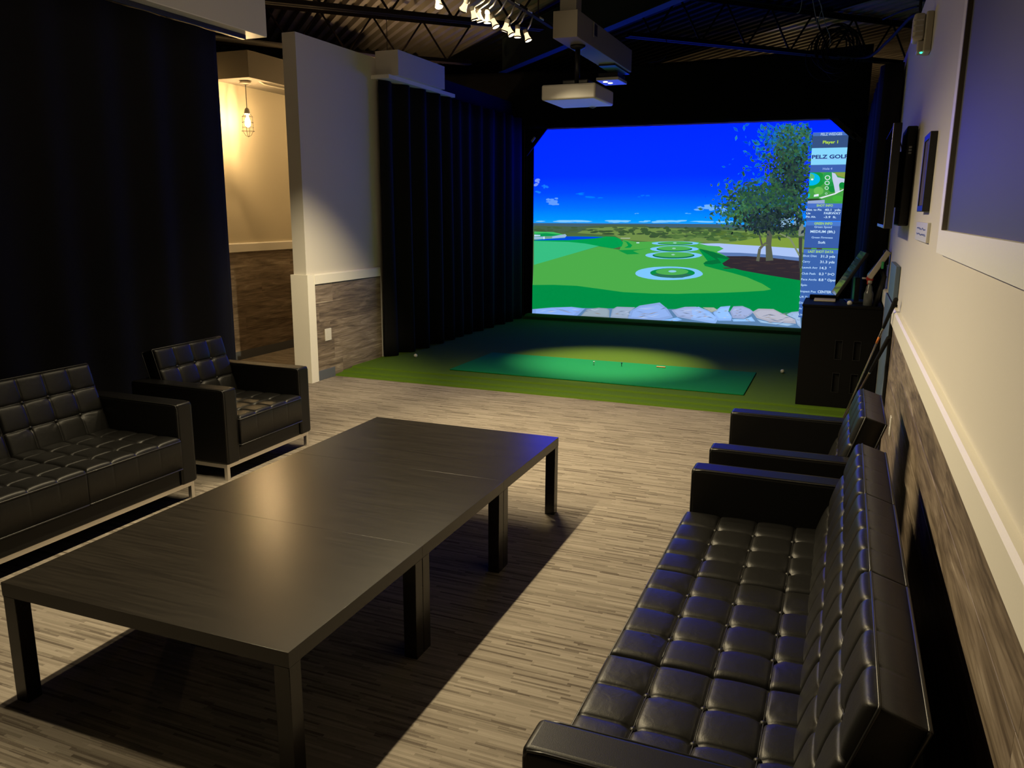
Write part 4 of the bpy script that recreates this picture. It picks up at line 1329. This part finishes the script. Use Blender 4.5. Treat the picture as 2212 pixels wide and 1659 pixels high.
for row in range(2):
    y = 4.85
    while y > 4.36:
        w = rr.uniform(0.02, 0.05)
        sc_.bar((0.3525, y, 1.632 - row * 0.028 + rr.uniform(-0.004, 0.004)), (0.3525, y - w, 1.632 - row * 0.028 + rr.uniform(-0.004, 0.004)), 0.0012, 0.006)
        y -= w + 0.015
sc_.build('faint_print', M['ink'], pl)
sn = thing('strobe_alarm', 'beige fire alarm strobe with a green light high on the right wall', 'alarm', (0, 0, 0))
MB().rbox(0.325, XR, 5.44, 5.60, 2.62, 2.84, 0.010).build('back_box', M['beige'], sn)
h_ = MB().rbox(0.262, 0.325, 5.45, 5.59, 2.685, 2.835, 0.018, 3).build('lens_housing', M['beige'], sn)
for k in range(4):
    MB().box(0.262, 0.315, 5.4465, 5.451, 2.70 + k * 0.03, 2.708 + k * 0.03).build('rib', M['whiteplastic'], h_)
MB().rbox(0.292, 0.352, 5.462, 5.575, 2.622, 2.686, 0.010).build('lower_body', M['beige'], sn)
MB().lathe([(0.0001, 0), (0.008, 0), (0.007, 0.005), (0.0001, 0.007)], (0.318, 5.475, 2.622), 10, axis=(0, -0.3, -1)).build('green_light', M['led'], sn)
def outlet(x, out, y, z, label, gz=0.115, gy=0.07):
    t = thing('wall_outlet', label, 'outlet', (x, y, z))
    a, b_ = sorted((0.0, 0.007 * out))
    MB().rbox(a, b_, -gy / 2, gy / 2, -gz / 2, gz / 2, 0.002, 2).build('plate', M['whiteplastic'], t)
    for dz in (-0.025, 0.025):
        a, b_ = sorted((0.007 * out, 0.009 * out))
        MB().rbox(a, b_, -0.016, 0.016, dz - 0.014, dz + 0.014, 0.0009, 1).build('socket', M['whiteplastic'], t)
outlet(XL + 0.015, 1, 6.895, 0.455, 'white outlet plate on the wooden partition wainscot', 0.125, 0.11)
outlet(XR - 0.015, -1, 5.18, 0.46, 'white outlet plate low on the right wooden wainscot')

# ------------------------------------------------------------------ pendant in the hall
def pendant(label, loc, drop, watts):
    pd = thing('cage_pendant', label, 'pendant lamp', loc, 0, 'caged pendant lamps')
    MB().lathe([(0.0001, drop), (0.05, drop), (0.062, drop - 0.018), (0.062, drop - 0.028), (0.0001, drop - 0.045)], (0, 0, 0), 20).build('canopy', M['beige'], pd)
    MB().tube([(0, 0, drop - 0.03), (0, 0, 0.335)], 0.004, 6).build('cord', M['black'], pd)
    MB().lathe([(0.006, 0.345), (0.022, 0.33), (0.028, 0.31), (0.032, 0.285), (0.03, 0.275), (0.0001, 0.275)], (0, 0, 0), 16).build('socket', M['whiteplastic'], pd)
    MB().lathe([(0.0001, 0.275), (0.012, 0.27), (0.018, 0.24), (0.030, 0.205), (0.032, 0.18), (0.026, 0.155), (0.012, 0.142), (0.0001, 0.14)], (0, 0, 0), 16).build('bulb', M['bulb'], pd)
    for k in range(4):
        a = k * PI / 2 + 0.4
        MB().tube([(0.03 * math.cos(a), 0.03 * math.sin(a), 0.28), (0.055 * math.cos(a), 0.055 * math.sin(a), 0.25), (0.056 * math.cos(a), 0.056 * math.sin(a), 0.10), (0.03 * math.cos(a), 0.03 * math.sin(a), 0.055), (0.0, 0.0, 0.04)], 0.0022, 5).build('cage_wire', M['steel'], pd)
    for z, r in ((0.25, 0.056), (0.19, 0.058), (0.14, 0.058), (0.10, 0.068)):
        MB().tube([(r * math.cos(2 * PI * k / 20), r * math.sin(2 * PI * k / 20), z) for k in range(20)], 0.0022, 5, closed=True).build('cage_ring', M['steel'], pd)
    ld = bpy.data.lights.new('pendant_glow', 'POINT')
    ld.energy = watts; ld.color = (1.0, 0.66, 0.30); ld.shadow_soft_size = 0.035
    lo = bpy.data.objects.new('pendant_glow', ld); col.objects.link(lo); lo.parent = pd; lo.location = (0, 0, 0.205)
pendant('small caged pendant lamp glowing in the hall', (-6.12, 7.36, 2.45), 0.618, PENDANT_W)
pendant('unseen caged pendant lamp added behind the partition wall to light the roof deck', (-5.50, 9.3, 2.55), 1.575, PENDANT_W * 1.2)  # added out of sight to light the roof deck and hall boards
pendant('unseen caged pendant lamp added behind the screen wall to light the far deck', (-1.2, 14.6, 2.55), 1.575, PENDANT_W * 0.6)  # added out of sight to warm the deck beyond the valance

# ------------------------------------------------------------------ projector, its box and the overhead sensor
bx_ = thing('projector_box', 'long cream ceiling box carrying the projector', 'ceiling box', (0, 0, 0))
MB().rbox(-2.325, -2.118, 6.54, 8.32, 3.08, 3.285, 0.004, 2).build('box_body', M['tanbox'], bx_)
MB().box(-2.30, -2.14, 7.78, 8.34, 3.062, 3.08).build('black_plate', M['black'], bx_)
MB().box(-2.118, -2.1165, 7.00, 7.10, 3.18, 3.27).build('side_vent', M['black'], bx_)
MB().box(-2.118, -2.1150, 6.98, 7.00, 3.16, 3.28).build('vent_trim', M['beige'], bx_)
MB().rbox(-2.29, -2.15, 6.60, 6.74, 3.285, 4.13, 0.004, 2).build('hanger', M['tanbox'], bx_)
pj = thing('projector', 'white ceiling projector hanging from a black pole', 'projector', (-2.22, 6.92, 2.62))
MB().rbox(-0.235, 0.235, -0.28, 0.28, 0.0, 0.122, 0.016, 4).build('projector_body', M['whiteplastic'], pj)
MB().rbox(-0.06, 0.06, -0.06, 0.06, 0.124, 0.15, 0.008).build('mount_plate', M['black'], pj)
MB().tube([(0, -0.04, 0.14), (0, -0.04, 0.45)], 0.022, 12).build('pole', M['black'], pj)
MB().lathe([(0.0001, 0.458), (0.065, 0.458), (0.06, 0.44), (0.03, 0.425), (0.0001, 0.425)], (0, -0.04, 0), 20).build('ceiling_cup', M['black'], pj)
MB().lathe([(0.045, 0.0), (0.047, 0.025), (0.040, 0.027), (0.038, 0.004), (0.0001, 0.004)], (0.10, 0.275, 0.06), 18, axis=(0, 1, 0)).build('lens', M['glossblack'], pj)
MB().rbox(-0.13, 0.10, -0.05, 0.22, 0.15, 0.19, 0.01).build('bracket', M['black'], pj)
MB().tube([(0.02, 0.27, 0.0), (0.05, 0.275, -0.008), (0.08, 0.27, 0.0)], 0.004, 6).build('cable_loop', M['wire'], pj)
sn2 = thing('overhead_sensor', 'overhead sensor plate with two small lights beyond the projector', 'sensor', (-2.315, 8.31, 2.99))
MB().rbox(-0.115, 0.115, -0.17, 0.17, 0.0, 0.03, 0.005).build('plate', M['whiteplastic'], sn2)
MB().rbox(-0.10, 0.10, -0.15, 0.15, 0.03, 0.075, 0.005).build('housing', M['black'], sn2)
for (x, y) in ((-0.045, -0.07), (-0.02, 0.02)):
    MB().lathe([(0.0001, -0.004), (0.022, -0.004), (0.024, 0.0), (0.0001, 0.001)], (x, y, 0), 14).build('light', M['ledwhite'], sn2)
sl = bpy.data.lights.new('mat_spot', 'SPOT')
sl.energy = MAT_SPOT_W; sl.color = (1.0, 0.86, 0.55); sl.spot_size = math.radians(48); sl.spot_blend = 0.9; sl.shadow_soft_size = 0.03
so = bpy.data.objects.new('mat_spot', sl); col.objects.link(so); so.parent = sn2; so.rotation_euler = (math.radians(3), 0, 0); so.location = (-0.03, 0.14, -0.02)

# ------------------------------------------------------------------ track lights
def at_height(u, v, z):
    d = RIGHT * ((u - 1106.0) / F_PX) + DOWN * ((v - 829.5) / F_PX) + FWD
    return EYE + d * ((z - EYE.z) / d.z)
TX = -2.40
for k, (x, nm) in enumerate(((TX, 'black lighting track on the right of the pair of ceiling tracks'),)):
    t = thing('lighting_track', 'black ceiling lighting track that carries the row of small spot lamps', 'light track', (0, 0, 0))
    MB().box(x - 0.018, x + 0.018, 0.8, 6.75, 3.20, 3.22).build('track_rail', M['blackmatt'], t)
    for y in (1.5, 3.5, 5.2, 6.4):
        MB().tube([(x, y, 3.22), (x, y, 4.12)], 0.006, 6).build('hanger_rod', M['steel'], t)
    for y in (5.15, 5.35, 5.62, 5.86, 6.12, 6.38):
        MB().rbox(x + 0.014, x + 0.024, y, y + 0.09, 3.203, 3.217, 0.003).build('connector', M['chrome'], t)

def track_head(p, aim, label, hot=False, watts=TRACK_W, size=118, glow=0.0, blend=0.7):
    p = Vector(p)
    t = thing('track_spot', label, 'spot lamp', tuple(p), 0, 'spot lamps on the ceiling track')
    a = Vector(aim).normalized()
    q = Vector((0, 0, -1)).rotation_difference(a).to_matrix()
    MB().tube([(TX - p.x, 0, 3.20 - p.z), ((TX - p.x) * 0.5, 0, 0.085), (0, 0, 0.055)], 0.006, 6).build('stem', M['chrome'], t)
    up = tuple(-a)
    MB().lathe([(0.0001, 0.060), (0.018, 0.058), (0.020, 0.034), (0.016, 0.030)], (0, 0, 0), 14, axis=up).build('lamp_cap', M['beige'], t)
    MB().lathe([(0.016, 0.032), (0.017, 0.010), (0.022, -0.012), (0.027, -0.022)], (0, 0, 0), 16, axis=up).build('lamp_glass', M['lampglow'], t)
    MB().lathe([(0.027, -0.022), (0.029, -0.027), (0.027, -0.032)], (0, 0, 0), 16, axis=up).build('rim', M['black'], t)
    MB().lathe([(0.0001, -0.027), (0.026, -0.030)], (0, 0, 0), 16, axis=up).build('lamp_face', M['lamphot'], t)
    l_ = bpy.data.lights.new('track_spot_beam', 'SPOT')
    l_.energy = watts; l_.color = WARM; l_.spot_size = math.radians(size); l_.spot_blend = blend; l_.shadow_soft_size = 0.025
    lo_ = bpy.data.objects.new('track_spot_beam', l_); col.objects.link(lo_); lo_.parent = t
    lo_.location = a * 0.045
    lo_.rotation_euler = q.to_euler()
    if glow:      # light leaking through the open glass of the lamp
        g_l = bpy.data.lights.new('track_spot_leak', 'POINT')
        g_l.energy = glow; g_l.color = WARM; g_l.shadow_soft_size = 0.03
        g_o = bpy.data.objects.new('track_spot_leak', g_l); col.objects.link(g_o); g_o.parent = t
        g_o.location = Vector((0, -0.05, 0.0))
    return t
heads = [(947, 6, (0.30, -0.3, -1)), (1003, 14, (-0.1, 0.1, -1)), (1024, 33, (0.2, 0.2, -1)), (1036, 37, (0.2, 0.15, -1)), (1053, 40, (0.0, 0.0, -1)), (1068, 50, (0.5, 0.0, -1)),
         (1092, 59, (-0.35, 0.0, -1)), (1102, 68, (0.5, 0.0, -1)), (1118, 72, (0.0, 0.0, -1)), (1139, 80, (0.4, 0.0, -1))]
names = ['nearest and brightest lamp of the ceiling track, flaring', 'second lamp of the ceiling track, large and tilted to the left', 'third lamp of the ceiling track, small and dim',
         'fourth lamp of the ceiling track, pointing forward', 'fifth lamp of the ceiling track, bright face downward', 'sixth lamp of the ceiling track, tilted to the right',
         'seventh lamp of the ceiling track, tilted to the left', 'eighth lamp of the ceiling track, half hidden behind the seventh', 'ninth lamp of the ceiling track, bright face downward', 'farthest lamp of the ceiling track, tilted right']
for (u, v, aim), nm in zip(heads, names):
    p = at_height(u, v, 3.05)
    if v < 10:
        track_head(p, aim, nm, watts=TRACK_W * 0.8, size=134, glow=9.0)
    else:
        if v == 14:      # this one is turned on the foot of the partition wall
            aim = Vector((-4.90, 6.55, 0.42)) - p
            track_head(p, aim, nm, watts=620.0, size=46, blend=1.0)
        else:
            track_head(p, aim, nm, watts=TRACK_W * 0.48, size=92, glow=9.0 if v == 40 else 0.0)
for y, nm, gl in ((2.0, 'lamp of the ceiling track above the table end nearest the camera', 5.0), (2.6, 'lamp of the ceiling track above the nearest coffee table', 0.0), (3.2, 'lamp of the ceiling track above the middle coffee table', 5.0),
                  (3.85, 'lamp of the ceiling track above the farthest coffee table', 0.0), (4.5, 'lamp of the ceiling track just past the farthest table end', 0.0)):
    track_head((TX - 0.03, y, 3.07), (0.30, 0.0, -1), nm, watts=TRACK_W, size=126, glow=gl)

# ------------------------------------------------------------------ cables in the dark of the ceiling
cbund = thing('cable_bundle', 'tangled coil of black cables hanging from the dark ceiling at the right', 'cable coil', (-0.28, 11.0, 3.62))
rc = random.Random(3)
for k in range(14):
    r = rc.uniform(0.16, 0.30)
    cx, cz = rc.uniform(-0.08, 0.08), rc.uniform(-0.08, 0.08)
    ya, w = rc.uniform(-0.08, 0.08), rc.uniform(0.6, 1.0)
    MB().tube([(cx + r * w * math.cos(2 * PI * i / 24), ya + 0.03 * math.sin(4 * PI * i / 24 + k), cz + r * math.sin(2 * PI * i / 24)) for i in range(24)], rc.uniform(0.006, 0.010), 6, closed=True).build('cable_loop', M['blackmatt'], cbund)
def wire(pts, r, mat, label):
    P = [Vector(p) for p in pts]
    out = []
    n = len(P)
    for i in range(n - 1):
        p0, p1, p2, p3 = P[max(i - 1, 0)], P[i], P[i + 1], P[min(i + 2, n - 1)]
        for k in range(8):
            t = k / 8
            out.append(0.5 * ((2 * p1) + (-p0 + p2) * t + (2 * p0 - 5 * p1 + 4 * p2 - p3) * t * t + (-p0 + 3 * p1 - 3 * p2 + p3) * t ** 3))
    out.append(P[-1])
    o = MB().tube(out, r, 6).build('hanging_wire', mat)
    tag(o, label, 'wire', 'wires in the dark ceiling')
def atY(u, v, y):
    d = RIGHT * ((u - 1106.0) / F_PX) + DOWN * ((v - 829.5) / F_PX) + FWD
    return EYE + d * ((y - EYE.y) / d.y)
D2 = lambda x, y: (1700 + x / 6.91, y / 6.91)
wire([atY(*D2(230, -60), 9.5), atY(*D2(210, 100), 9.5), atY(*D2(180, 180), 9.5), atY(*D2(145, 195), 9.5)], 0.004, M['wire'], 'short pale hooked wire hanging at the top right')
wire([atY(*D2(375, -60), 9.5), atY(*D2(410, 150), 9.5), atY(*D2(465, 410), 9.5)], 0.004, M['wire'], 'left strand of the pale wire pair hanging above the cable coil')
wire([atY(*D2(455, -40), 9.5), atY(*D2(520, 120), 9.5), atY(*D2(490, 230), 9.5), atY(*D2(465, 410), 9.5)], 0.004, M['wire'], 'bowed right strand of the pale wire pair above the cable coil')
wire([atY(*D2(470, -60), 9.6), atY(*D2(520, 150), 9.6), atY(*D2(580, 380), 9.6), atY(*D2(640, 540), 9.6), atY(*D2(640, 660), 9.6)], 0.004, M['wire'], 'long thin wire running down to the cable coil')
wire([atY(*D2(760, 830), 10.8), atY(*D2(1200, 850), 10.6), atY(*D2(1500, 620), 9.5), atY(*D2(1850, 260), 8.0), atY(*D2(2000, 240), 7.4)], 0.016, M['blackmatt'], 'thick black cable sweeping from the coil to the right wall top')
wire([atY(*D2(1430, 290), 9.0), atY(*D2(1700, 170), 8.0), atY(*D2(1960, 90), 7.4)], 0.007, M['blackmatt'], 'thin black cable above the thick one at the right wall top')
wire([atY(*D2(2010, -60), 7.2), atY(*D2(1990, 120), 7.2), atY(*D2(2005, 250), 7.2)], 0.012, M['blackmatt'], 'black cable bunch dropping over the right wall top')
wire([(-0.75, 9.0, 4.12), atY(1440, 40, 9.0), atY(1440, 90, 9.0), atY(1436, 125, 9.0), atY(1400, 135, 9.0)], 0.004, M['blackmatt'], 'thin curved wire beside the projector box')

for o in list(bpy.data.objects):
    if o.name.startswith('lettering_tmp'):
        bpy.data.objects.remove(o)
